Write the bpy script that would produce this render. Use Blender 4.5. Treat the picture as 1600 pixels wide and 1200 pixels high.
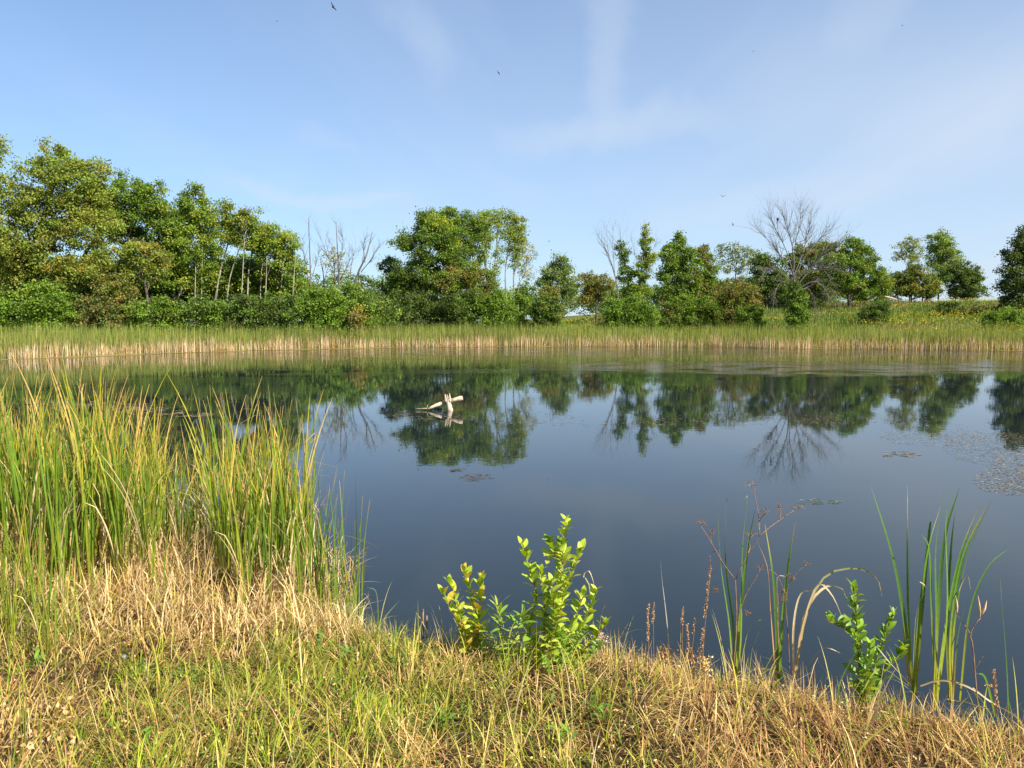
import bpy, math, random
import numpy as np
from mathutils import Vector, Matrix, Euler, noise as mnoise

for o in list(bpy.data.objects):
    bpy.data.objects.remove(o)
S = bpy.context.scene
COL = S.collection
R = np.random.RandomState(7)
random.seed(7)
PI = math.pi

# ------------------------------------------------------------------ camera
CAMH, F, PITCH = 3.0, 1200.0, math.radians(4.76)
cam_d = bpy.data.cameras.new('camera')
cam = bpy.data.objects.new('camera', cam_d)
COL.objects.link(cam)
cam.location = (0, 0, CAMH)
cam.rotation_euler = (PI / 2 - PITCH, 0, 0)
cam_d.sensor_width = 36
cam_d.lens = F * 36 / 1600
cam_d.clip_start = 0.05
cam_d.clip_end = 3000
S.camera = cam

# ------------------------------------------------------------------ light
SUN_AZ, SUN_EL = math.radians(130), math.radians(42)     # azimuth clockwise from +Y
world = bpy.data.worlds.new('World')
S.world = world
world.use_nodes = True
wn, wl = world.node_tree.nodes, world.node_tree.links
wn.clear()
def N(nodes, t, **kw):
    n = nodes.new(t)
    for k, v in kw.items():
        if k.startswith('i_'):
            n.inputs[k[2:].replace('_', ' ')].default_value = v
        else:
            setattr(n, k, v)
    return n
sky = N(wn, 'ShaderNodeTexSky')
sky.sky_type = 'NISHITA'
sky.sun_disc = False
sky.sun_elevation = SUN_EL
sky.sun_rotation = SUN_AZ
sky.air_density = 1.0
sky.dust_density = 0.15
sky.ozone_density = 4.0
sky.altitude = 100
tc = N(wn, 'ShaderNodeTexCoord')
# thin veil of cirrus: soft streaks over the whole sky
sep = N(wn, 'ShaderNodeSeparateXYZ')
wl.new(tc.outputs['Generated'], sep.inputs[0])
den = N(wn, 'ShaderNodeMath', operation='MAXIMUM'); den.inputs[1].default_value = 0.0
wl.new(sep.outputs['Z'], den.inputs[0])
den2 = N(wn, 'ShaderNodeMath', operation='ADD'); den2.inputs[1].default_value = 0.12
wl.new(den.outputs[0], den2.inputs[0])
comb = N(wn, 'ShaderNodeCombineXYZ')
for ax in 'XY':
    d = N(wn, 'ShaderNodeMath', operation='DIVIDE')
    wl.new(sep.outputs[ax], d.inputs[0]); wl.new(den2.outputs[0], d.inputs[1])
    wl.new(d.outputs[0], comb.inputs[ax])
mp = N(wn, 'ShaderNodeMapping')
mp.inputs['Rotation'].default_value = (0, 0, math.radians(-24))
mp.inputs['Scale'].default_value = (0.75, 0.22, 1)
wl.new(comb.outputs[0], mp.inputs[0])
cn = N(wn, 'ShaderNodeTexNoise'); cn.inputs['Scale'].default_value = 1.3; cn.inputs['Detail'].default_value = 5
cn.inputs['Roughness'].default_value = 0.52; cn.inputs['Distortion'].default_value = 0.7
wl.new(mp.outputs[0], cn.inputs['Vector'])
cr = N(wn, 'ShaderNodeMapRange'); cr.inputs['From Min'].default_value = 0.46; cr.inputs['From Max'].default_value = 0.80
cr.inputs['To Max'].default_value = 0.20
wl.new(cn.outputs['Fac'], cr.inputs['Value'])
# paler towards the horizon and towards the sun side
hz = N(wn, 'ShaderNodeMapRange'); hz.inputs['From Min'].default_value = 0.0; hz.inputs['From Max'].default_value = 0.55
hz.inputs['To Min'].default_value = 0.60; hz.inputs['To Max'].default_value = 0.10
wl.new(sep.outputs['Z'], hz.inputs['Value'])
sx = N(wn, 'ShaderNodeMapRange'); sx.inputs['From Min'].default_value = -0.7; sx.inputs['From Max'].default_value = 0.8
sx.inputs['To Min'].default_value = -0.08; sx.inputs['To Max'].default_value = 0.22
wl.new(sep.outputs['X'], sx.inputs['Value'])
a1 = N(wn, 'ShaderNodeMath', operation='ADD'); wl.new(hz.outputs[0], a1.inputs[0]); wl.new(sx.outputs[0], a1.inputs[1])
a2 = N(wn, 'ShaderNodeMath', operation='ADD', use_clamp=True); wl.new(a1.outputs[0], a2.inputs[0]); wl.new(cr.outputs[0], a2.inputs[1])
mx = N(wn, 'ShaderNodeMix', data_type='RGBA')
mx.inputs['B'].default_value = (5.2, 5.9, 6.9, 1)
skt = N(wn, 'ShaderNodeVectorMath', operation='MULTIPLY'); skt.inputs[1].default_value = (.73, 1.07, 1.28)
wl.new(sky.outputs[0], skt.inputs[0])
wl.new(skt.outputs[0], mx.inputs['A'])
# a few long cirrus wisps, each a band along a great circle, frayed by noise
def raydir(px, py):
    v = Vector(((px - 800) / F, math.cos(PITCH) + (600 - py) / F * math.sin(PITCH), -math.sin(PITCH) + (600 - py) / F * math.cos(PITCH))); return v.normalized()
wz = N(wn, 'ShaderNodeTexNoise'); wz.inputs['Scale'].default_value = 7; wz.inputs['Detail'].default_value = 6; wz.inputs['Roughness'].default_value = .6
wl.new(tc.outputs['Generated'], wz.inputs['Vector'])
wsub = N(wn, 'ShaderNodeVectorMath', operation='MULTIPLY_ADD'); wsub.inputs[1].default_value = (.10,) * 3; wsub.inputs[2].default_value = (-.05,) * 3
wl.new(wz.outputs['Color'], wsub.inputs[0])
wad = N(wn, 'ShaderNodeVectorMath', operation='ADD'); wl.new(tc.outputs['Generated'], wad.inputs[0]); wl.new(wsub.outputs[0], wad.inputs[1])
wnm = N(wn, 'ShaderNodeVectorMath', operation='NORMALIZE'); wl.new(wad.outputs[0], wnm.inputs[0])
prev = a2.outputs[0]
for (x0, y0, x1, y1, wd, am_) in [(960, -60, 945, 190, .035, .30), (600, -30, 690, 110, .03, .24), (790, 235, 1120, 185, .03, .30), (340, 285, 620, 322, .014, .30), (1080, 330, 1400, 285, .03, .16), (1300, 60, 1420, -60, .05, .2), (1150, 130, 1600, 170, .10, .22), (450, 210, 560, 235, .012, .12)]:
    A_, B_ = raydir(x0, y0), raydir(x1, y1); nn_ = A_.cross(B_).normalized(); cc_ = (A_ + B_).normalized(); hr = A_.angle(B_) / 2
    d1 = N(wn, 'ShaderNodeVectorMath', operation='DOT_PRODUCT'); d1.inputs[1].default_value = nn_; wl.new(wnm.outputs[0], d1.inputs[0])
    ab = N(wn, 'ShaderNodeMath', operation='ABSOLUTE'); wl.new(d1.outputs['Value'], ab.inputs[0])
    k1 = N(wn, 'ShaderNodeMapRange'); k1.interpolation_type = 'SMOOTHERSTEP'; k1.inputs['From Min'].default_value = wd * 1.3; k1.inputs['From Max'].default_value = 0; wl.new(ab.outputs[0], k1.inputs['Value'])
    d2 = N(wn, 'ShaderNodeVectorMath', operation='DOT_PRODUCT'); d2.inputs[1].default_value = cc_; wl.new(wnm.outputs[0], d2.inputs[0])
    k2 = N(wn, 'ShaderNodeMapRange'); k2.interpolation_type = 'SMOOTHSTEP'; k2.inputs['From Min'].default_value = math.cos(hr * 1.35); k2.inputs['From Max'].default_value = math.cos(hr * .35); k2.inputs['To Max'].default_value = am_ * .55; wl.new(d2.outputs['Value'], k2.inputs['Value'])
    mu = N(wn, 'ShaderNodeMath', operation='MULTIPLY'); wl.new(k1.outputs[0], mu.inputs[0]); wl.new(k2.outputs[0], mu.inputs[1])
    mu2 = N(wn, 'ShaderNodeMath', operation='MULTIPLY_ADD', use_clamp=True); wl.new(mu.outputs[0], mu2.inputs[0]); mu2.inputs[1].default_value = 1; wl.new(prev, mu2.inputs[2]); prev = mu2.outputs[0]
wl.new(prev, mx.inputs['Factor'])
bg = N(wn, 'ShaderNodeBackground'); bg.inputs['Strength'].default_value = 0.062
wo = N(wn, 'ShaderNodeOutputWorld')
wl.new(mx.outputs['Result'], bg.inputs['Color']); wl.new(bg.outputs[0], wo.inputs[0])

sd = bpy.data.lights.new('sun', 'SUN')
sd.energy = 4.9; sd.angle = math.radians(0.55); sd.color = (1.0, 0.93, 0.82)
sun = bpy.data.objects.new('sun', sd)
COL.objects.link(sun)
sdir = Vector((math.cos(SUN_EL) * math.sin(SUN_AZ), math.cos(SUN_EL) * math.cos(SUN_AZ), math.sin(SUN_EL)))
sun.rotation_euler = (-sdir).to_track_quat('-Z', 'Y').to_euler()
sun.location = (30, -10, 40)
S.view_settings.view_transform = 'Standard'
S.view_settings.look = 'None'
S.view_settings.gamma = 1
S.view_settings.use_curve_mapping = False
S.view_settings.exposure = 1.13

# ------------------------------------------------------------------ pixel -> place
CP, SP = math.cos(PITCH), math.sin(PITCH)
def ray(px, py):
    u, v = (px - 800) / F, (600 - py) / F
    return np.array([u, CP + v * SP, -SP + v * CP])
def P(px, py, Y):
    d = ray(px, py); k = Y / d[1]
    return np.array([d[0] * k, Y, CAMH + d[2] * k])
def G(px, py, z=0.0):
    d = ray(px, py); k = (z - CAMH) / d[2]
    return np.array([d[0] * k, d[1] * k, z])

# ------------------------------------------------------------------ terrain
pond = []
for px, y in [(-140, 9.6), (200, 9.9), (330, 9.2), (450, 8.3), (560, 6.75), (640, 6.45), (760, 6.35), (900, 6.2), (1000, 6.05), (1120, 5.7),
              (1220, 5.55), (1330, 5.35), (1450, 5.25), (1600, 5.05), (1900, 4.9)]:
    pond.append(((px - 800) / F * y, y))
pond += [(9, 4.3), (18, 3), (34, 9), (58, 28), (66, 52), (60, 68)]
FAR = [(1600, 548), (1400, 546), (1200, 544), (1100, 541.5), (1000, 541), (800, 541), (600, 543), (400, 547), (200, 553.5), (0, 562)]
far_pts = []
for px, py in FAR:
    g = G(px, py); far_pts.append((g[0], g[1]))
pond += far_pts
pond += [(-46, 46), (-44, 28), (-28, 13), (-14, 10)]
PA = np.array(pond); PB = np.roll(PA, -1, axis=0)
def sdf(x, y):
    x = np.atleast_1d(np.asarray(x, float)); y = np.atleast_1d(np.asarray(y, float))
    best = np.full(x.shape, 1e9); inside = np.zeros(x.shape, bool)
    for a, b in zip(PA, PB):
        e = b - a; wx = x - a[0]; wy = y - a[1]
        t = np.clip((wx * e[0] + wy * e[1]) / (e @ e), 0, 1)
        best = np.minimum(best, (wx - e[0] * t) ** 2 + (wy - e[1] * t) ** 2)
        c = (a[1] <= y) != (b[1] <= y)
        with np.errstate(divide='ignore', invalid='ignore'):
            xi = a[0] + (y - a[1]) / (e[1] if abs(e[1]) > 1e-9 else 1e-9) * e[0]
        inside ^= c & (x < xi)
    d = np.sqrt(best)
    return np.where(inside, -d, d)
def sm(a, b, t):
    t = np.clip((t - a) / (b - a), 0, 1); return t * t * (3 - 2 * t)
def vnoise(x, y, sc, seed=0):
    x = np.asarray(x, float) * sc + seed * 17.31; y = np.asarray(y, float) * sc + seed * 5.77
    xi = np.floor(x).astype(np.int64); yi = np.floor(y).astype(np.int64); fx = x - xi; fy = y - yi
    fx = fx * fx * (3 - 2 * fx); fy = fy * fy * (3 - 2 * fy)
    def h(i, j):
        n = (i * 374761393 + j * 668265263 + seed * 974634777) & 0x7fffffff
        n = ((n ^ (n >> 13)) * 1274126177) & 0x7fffffff
        return ((n ^ (n >> 16)) & 0xffff) / 65535.0
    return (h(xi, yi) * (1 - fx) + h(xi + 1, yi) * fx) * (1 - fy) + (h(xi, yi + 1) * (1 - fx) + h(xi + 1, yi + 1) * fx) * fy
def fnoise(x, y, sc, seed=0):
    return 0.55 * vnoise(x, y, sc, seed) + 0.3 * vnoise(x, y, sc * 2.1, seed + 1) + 0.15 * vnoise(x, y, sc * 4.3, seed + 2)
def H(x, y):
    x = np.atleast_1d(np.asarray(x, float)); y = np.atleast_1d(np.asarray(y, float))
    s = sdf(x, y)
    lf = sm(-1.0, -2.6, x)
    near = (0.33 * (1 - lf) + 0.16 * lf) * sm(0, 0.55, s) + np.minimum(np.maximum(s - 0.1, 0) * 0.15, 1.0) + (0.07 * (fnoise(x, y, 2.2, 3) - 0.5) + .16 * (fnoise(x, y, 1.1, 63) - .5)) * sm(0, .5, s)
    rise = 1.6 + 4.3 * sm(-6, 42, x) * sm(-10, 60, x) ** 0.3
    far = 0.12 * sm(0, 2, s) + rise * sm(4, 78, s) + 0.5 * (fnoise(x, y, 0.06, 9) - 0.5) * sm(5, 30, s)
    k = sm(14, 40, y)
    out = near * (1 - k) + far * k
    bed = np.maximum(s * 0.45, -1.3)
    return np.where(s < 0, bed, out)
def h1(x, y): return float(H(x, y)[0])
def onground(px, py):
    d = ray(px, py)
    ks = np.linspace(2.5, 400, 4000) if py < 620 else np.linspace(2.5, 14, 1600)
    z = CAMH + d[2] * ks; hh = H(d[0] * ks, d[1] * ks)
    i = np.argmax(z <= np.maximum(hh, 0)) if np.any(z <= np.maximum(hh, 0)) else len(ks) - 1
    return np.array([d[0] * ks[i], d[1] * ks[i], max(hh[i], 0) if i else 0])

# ------------------------------------------------------------------ mesh helpers
def mesh_np(name, V, quads=None, tris=None, col=None, mats=(), smooth=False):
    me = bpy.data.meshes.new(name)
    V = np.asarray(V, np.float32).reshape(-1, 3)
    nq = 0 if quads is None else len(quads); nt = 0 if tris is None else len(tris)
    idx = []
    if nq: idx.append(np.asarray(quads, np.int32).ravel())
    if nt: idx.append(np.asarray(tris, np.int32).ravel())
    idx = np.concatenate(idx)
    me.vertices.add(len(V)); me.vertices.foreach_set('co', V.ravel())
    me.loops.add(len(idx)); me.loops.foreach_set('vertex_index', idx)
    me.polygons.add(nq + nt)
    starts = np.concatenate([np.arange(nq) * 4, nq * 4 + np.arange(nt) * 3]).astype(np.int32)
    me.polygons.foreach_set('loop_start', starts)
    if smooth: me.polygons.foreach_set('use_smooth', np.ones(nq + nt, bool))
    if col is not None:
        a = me.color_attributes.new('Col', 'FLOAT_COLOR', 'POINT')
        c = np.ones((len(V), 4), np.float32); c[:, :3] = np.asarray(col)[:, :3]
        a.data.foreach_set('color', c.ravel())
    for m in (mats if isinstance(mats, (list, tuple)) else [mats]): me.materials.append(m)
    me.update(calc_edges=True)
    return me
def link(name, me, parent=None, loc=(0, 0, 0), rot=(0, 0, 0)):
    o = bpy.data.objects.new(name, me); COL.objects.link(o)
    o.location = loc; o.rotation_euler = rot
    if parent is not None: o.parent = parent
    return o
def tag(o, label=None, cat=None, group=None, kind=None):
    if label: o['label'] = label
    if cat: o['category'] = cat
    if group: o['group'] = group
    if kind: o['kind'] = kind
    return o
def empty(name, loc, label, cat, group=None):
    o = bpy.data.objects.new(name, None); COL.objects.link(o)
    o.location = loc; o.empty_display_size = 0.1
    return tag(o, label, cat, group)

class Acc:
    """collects pieces of one mesh"""
    def __init__(s): s.V = []; s.Q = []; s.T = []; s.C = []; s.n = 0
    def add(s, V, Q=None, T=None, C=None):
        V = np.asarray(V, float).reshape(-1, 3)
        s.V.append(V)
        if Q is not None and len(Q): s.Q.append(np.asarray(Q) + s.n)
        if T is not None and len(T): s.T.append(np.asarray(T) + s.n)
        if C is None: C = np.full((len(V), 3), 0.5)
        C = np.asarray(C, float)
        if C.ndim == 1: C = np.tile(C, (len(V), 1))
        s.C.append(C[:, :3]); s.n += len(V)
    def mesh(s, name, mat, smooth=False, origin=None):
        V = np.concatenate(s.V)
        if origin is not None: V = V - np.asarray(origin)
        return mesh_np(name, V, np.concatenate(s.Q) if s.Q else None, np.concatenate(s.T) if s.T else None, np.concatenate(s.C), mat, smooth)

def blades(base, L, W, az, lean, bend, c0, c1, segs=3, face=None, cexp=1.0, kink=None):
    """n tapered curved strips; returns V,Q,T,C"""
    n = len(base)
    L = np.broadcast_to(L, n).astype(float); W = np.broadcast_to(W, n).astype(float)
    lean = np.broadcast_to(lean, n); bend = np.broadcast_to(bend, n)
    if face is None: face = az + PI / 2
    hx, hy = np.cos(az), np.sin(az)
    lev = segs + 1
    pos = np.array(base, float); ctr = [pos.copy()]
    for i in range(segs):
        t = (i + 0.5) / segs
        ph = lean + bend * t ** 1.4
        if kink is not None: ph = ph + np.where(t > kink[0], kink[1], 0)
        st = (L / segs)[:, None] * np.stack([np.sin(ph) * hx, np.sin(ph) * hy, np.cos(ph)], 1)
        pos = pos + st; ctr.append(pos.copy())
    V = np.zeros((n, 2 * segs + 1, 3)); C = np.zeros((n, 2 * segs + 1, 3))
    for i in range(segs):
        t = i / segs
        w = W * (0.75 + 0.5 * t if t < .5 else 1.0) * (1 - t ** 2.5) * .5
        f = face + 0.5 * t
        off = np.stack([np.cos(f) * w, np.sin(f) * w, np.zeros(n)], 1)
        V[:, 2 * i] = ctr[i] - off; V[:, 2 * i + 1] = ctr[i] + off
        cc = c0 * (1 - t ** cexp) + c1 * t ** cexp
        C[:, 2 * i] = cc; C[:, 2 * i + 1] = cc
    V[:, 2 * segs] = ctr[segs]; C[:, 2 * segs] = c1
    k = 2 * segs + 1; b = (np.arange(n) * k)[:, None]
    Q = np.concatenate([b + np.array([2 * i, 2 * i + 1, 2 * i + 3, 2 * i + 2]) for i in range(segs - 1)]) if segs > 1 else np.zeros((0, 4), int)
    T = b + np.array([2 * segs - 2, 2 * segs - 1, 2 * segs])
    return V.reshape(-1, 3), Q, T, C.reshape(-1, 3)

def leafquads(p, L, W, col, up=0.35, rs=R):
    """n rhombic leaves with random orientation"""
    n = len(p)
    a = rs.normal(size=(n, 3)); a[:, 2] -= 0.25; a /= np.linalg.norm(a, axis=1)[:, None]
    nr = rs.normal(size=(n, 3)); nr[:, 2] += up * 3
    w = np.cross(nr, a); w /= (np.linalg.norm(w, axis=1)[:, None] + 1e-9)
    nn = np.cross(a, w)
    L = np.broadcast_to(L, n)[:, None]; W = np.broadcast_to(W, n)[:, None]
    V = np.stack([p, p + a * L * .45 + w * W * .5 + nn * W * .12, p + a * L, p + a * L * .45 - w * W * .5 + nn * W * .12], 1)
    Q = (np.arange(n) * 4)[:, None] + np.arange(4)
    return V.reshape(-1, 3), Q, np.repeat(col, 4, axis=0)

def tube(acc, pts, rad, sides=6, col=(.3, .25, .2), cap=True, jit=0.0):
    pts = np.asarray(pts, float); m = len(pts); rad = np.broadcast_to(rad, m)
    tg = np.gradient(pts, axis=0); tg /= (np.linalg.norm(tg, axis=1)[:, None] + 1e-12)
    ref = np.array([0.31, 0.95, 0.05]) if abs(tg[0][2]) > .7 else np.array([0.05, .1, 1.0])
    u = np.cross(tg, ref); u /= (np.linalg.norm(u, axis=1)[:, None] + 1e-12); v = np.cross(tg, u)
    an = np.arange(sides) / sides * 2 * PI
    rr = rad[:, None] * (1 + (R.uniform(-jit, jit, (m, sides)) if jit else 0))
    V = pts[:, None] + u[:, None] * (np.cos(an)[None, :] * rr)[..., None] + v[:, None] * (np.sin(an)[None, :] * rr)[..., None]
    i = np.arange(m - 1)[:, None] * sides; j = np.arange(sides)[None, :]; j2 = (j + 1) % sides
    Q = np.stack([i + j, i + j2, i + sides + j2, i + sides + j], -1).reshape(-1, 4)
    V = V.reshape(-1, 3); T = None
    if cap:
        V = np.concatenate([V, [pts[0]], [pts[-1]]]); a, b = m * sides, m * sides + 1
        jj = np.arange(sides); T = np.concatenate([np.stack([np.full(sides, a), (jj + 1) % sides, jj], 1),
                                                    np.stack([np.full(sides, b), (m - 1) * sides + jj, (m - 1) * sides + (jj + 1) % sides], 1)])
    C = np.asarray(col, float)
    if C.ndim == 2 and len(C) == m:
        C = np.repeat(C, sides, axis=0)
        if cap: C = np.concatenate([C, C[:1], C[-1:]])
    acc.add(V, Q, T, C)
def spline(ctrl, n=10):
    ctrl = np.asarray(ctrl, float)
    if len(ctrl) == 2: ctrl = np.array([ctrl[0], (ctrl[0] + ctrl[1]) / 2, ctrl[1]])
    p = np.vstack([2 * ctrl[0] - ctrl[1], ctrl, 2 * ctrl[-1] - ctrl[-2]]); out = []
    segs = len(ctrl) - 1
    for t in np.linspace(0, segs, n):
        i = min(int(t), segs - 1); f = t - i
        a, b, c, d = p[i], p[i + 1], p[i + 2], p[i + 3]
        out.append(.5 * ((2 * b) + (c - a) * f + (2 * a - 5 * b + 4 * c - d) * f * f + (3 * b - a - 3 * c + d) * f ** 3))
    return np.array(out)

# ------------------------------------------------------------------ materials
def mat_new(name):
    m = bpy.data.materials.new(name); m.use_nodes = True
    n = m.node_tree.nodes; n.clear(); return m, n, m.node_tree.links
def leaf_mat(name, trans=0.35, rough=0.5, spec=0.3, vary=0.12, tint=(1.5, 1.25, .5)):
    m, n, l = mat_new(name)
    at = N(n, 'ShaderNodeAttribute', attribute_name='Col')
    oi = N(n, 'ShaderNodeObjectInfo')
    mr = N(n, 'ShaderNodeMapRange'); mr.inputs['To Min'].default_value = 1 - vary; mr.inputs['To Max'].default_value = 1 + vary
    l.new(oi.outputs['Random'], mr.inputs['Value'])
    ge = N(n, 'ShaderNodeNewGeometry')
    nz = N(n, 'ShaderNodeTexNoise'); nz.inputs['Scale'].default_value = 35; nz.inputs['Detail'].default_value = 3
    l.new(ge.outputs['Position'], nz.inputs['Vector'])
    m2 = N(n, 'ShaderNodeMapRange'); m2.inputs['To Min'].default_value = .72; m2.inputs['To Max'].default_value = 1.28
    l.new(nz.outputs['Fac'], m2.inputs['Value'])
    mm = N(n, 'ShaderNodeMath', operation='MULTIPLY'); l.new(mr.outputs[0], mm.inputs[0]); l.new(m2.outputs[0], mm.inputs[1])
    vm = N(n, 'ShaderNodeVectorMath', operation='SCALE'); l.new(at.outputs['Color'], vm.inputs[0]); l.new(mm.outputs[0], vm.inputs['Scale'])
    pr = N(n, 'ShaderNodeBsdfPrincipled'); pr.inputs['Roughness'].default_value = rough
    pr.inputs['Specular IOR Level'].default_value = spec
    l.new(vm.outputs[0], pr.inputs['Base Color'])
    tr = N(n, 'ShaderNodeBsdfTranslucent')
    tv = N(n, 'ShaderNodeVectorMath', operation='MULTIPLY'); tv.inputs[1].default_value = tint
    l.new(vm.outputs[0], tv.inputs[0]); l.new(tv.outputs[0], tr.inputs['Color'])
    ms = N(n, 'ShaderNodeMixShader'); ms.inputs[0].default_value = trans
    l.new(pr.outputs[0], ms.inputs[1]); l.new(tr.outputs[0], ms.inputs[2])
    o = N(n, 'ShaderNodeOutputMaterial'); l.new(ms.outputs[0], o.inputs[0])
    return m
M_TREE = leaf_mat('tree_leaves', .38, .55, .25, .06, (1.35, 1.25, .6))
M_REED = leaf_mat('reed_leaves', .35, .42, .35, .18, (1.4, 1.25, .45))
M_GRASS = leaf_mat('grass_blades', .35, .6, .2, .0, (1.35, 1.2, .5))
M_DRY = leaf_mat('dry_blades', .2, .75, .12, .1, (1.2, 1.05, .8))
M_BUSH = leaf_mat('broad_leaves', .38, .45, .35, .2, (1.5, 1.3, .35))
def bark_mat(name, c1, c2, scale=14, bump=.4):
    m, n, l = mat_new(name)
    tcn = N(n, 'ShaderNodeTexCoord'); mpn = N(n, 'ShaderNodeMapping'); mpn.inputs['Scale'].default_value = (1, 1, .22)
    l.new(tcn.outputs['Object'], mpn.inputs[0])
    nz = N(n, 'ShaderNodeTexNoise'); nz.inputs['Scale'].default_value = scale; nz.inputs['Detail'].default_value = 6
    l.new(mpn.outputs[0], nz.inputs['Vector'])
    rp = N(n, 'ShaderNodeValToRGB'); rp.color_ramp.elements[0].color = (*c1, 1); rp.color_ramp.elements[1].color = (*c2, 1)
    rp.color_ramp.elements[0].position = .35; rp.color_ramp.elements[1].position = .68
    l.new(nz.outputs['Fac'], rp.inputs[0])
    pr = N(n, 'ShaderNodeBsdfPrincipled'); pr.inputs['Roughness'].default_value = .85; pr.inputs['Specular IOR Level'].default_value = .15
    l.new(rp.outputs[0], pr.inputs['Base Color'])
    bp = N(n, 'ShaderNodeBump'); bp.inputs['Strength'].default_value = bump; bp.inputs['Distance'].default_value = .02
    l.new(nz.outputs['Fac'], bp.inputs['Height']); l.new(bp.outputs[0], pr.inputs['Normal'])
    o = N(n, 'ShaderNodeOutputMaterial'); l.new(pr.outputs[0], o.inputs[0]); return m
M_BARK = bark_mat('dark_bark', (.05, .04, .03), (.16, .13, .10), 4)
M_PALEBARK = bark_mat('pale_bark', (.17, .15, .11), (.38, .34, .27), 4)
M_DEAD = bark_mat('dead_wood', (.09, .08, .07), (.20, .18, .16), 5)
M_LOG = bark_mat('bleached_wood', (.26, .19, .12), (.66, .54, .40), 9, .8)
M_STEM = bark_mat('plant_stem', (.16, .09, .05), (.34, .2, .11), 60)
M_GSTEM = bark_mat('green_stem', (.10, .12, .03), (.2, .2, .06), 60)

# ground
def ground_mat():
    m, n, l = mat_new('ground_soil_and_turf')
    ge = N(n, 'ShaderNodeNewGeometry')
    nz = N(n, 'ShaderNodeTexNoise'); nz.inputs['Scale'].default_value = 9; nz.inputs['Detail'].default_value = 8; nz.inputs['Roughness'].default_value = .7
    l.new(ge.outputs['Position'], nz.inputs['Vector'])
    n2 = N(n, 'ShaderNodeTexNoise'); n2.inputs['Scale'].default_value = .25; n2.inputs['Detail'].default_value = 5
    l.new(ge.outputs['Position'], n2.inputs['Vector'])
    r1 = N(n, 'ShaderNodeValToRGB'); r1.color_ramp.elements[0].color = (.02, .014, .007, 1); r1.color_ramp.elements[1].color = (.09, .062, .03, 1)  # near soil darkened to paint shadow pockets between the tufts
    r1.color_ramp.elements[0].position = .35; r1.color_ramp.elements[1].position = .7
    l.new(nz.outputs['Fac'], r1.inputs[0])
    r2 = N(n, 'ShaderNodeValToRGB'); r2.color_ramp.elements[0].color = (.05, .085, .015, 1); r2.color_ramp.elements[1].color = (.16, .15, .05, 1)
    r2.color_ramp.elements[0].position = .4; r2.color_ramp.elements[1].position = .65
    l.new(n2.outputs['Fac'], r2.inputs[0])
    sp = N(n, 'ShaderNodeSeparateXYZ'); l.new(ge.outputs['Position'], sp.inputs[0])
    k = N(n, 'ShaderNodeMapRange'); k.inputs['From Min'].default_value = 12; k.inputs['From Max'].default_value = 40
    l.new(sp.outputs['Y'], k.inputs['Value'])
    mxn = N(n, 'ShaderNodeMix', data_type='RGBA'); l.new(k.outputs[0], mxn.inputs['Factor'])
    l.new(r1.outputs[0], mxn.inputs['A']); l.new(r2.outputs[0], mxn.inputs['B'])
    pr = N(n, 'ShaderNodeBsdfPrincipled'); pr.inputs['Roughness'].default_value = .95; pr.inputs['Specular IOR Level'].default_value = .1
    l.new(mxn.outputs['Result'], pr.inputs['Base Color'])
    bp = N(n, 'ShaderNodeBump'); bp.inputs['Distance'].default_value = .05; bp.inputs['Strength'].default_value = .8
    l.new(nz.outputs['Fac'], bp.inputs['Height']); l.new(bp.outputs[0], pr.inputs['Normal'])
    o = N(n, 'ShaderNodeOutputMaterial'); l.new(pr.outputs[0], o.inputs[0]); return m

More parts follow.
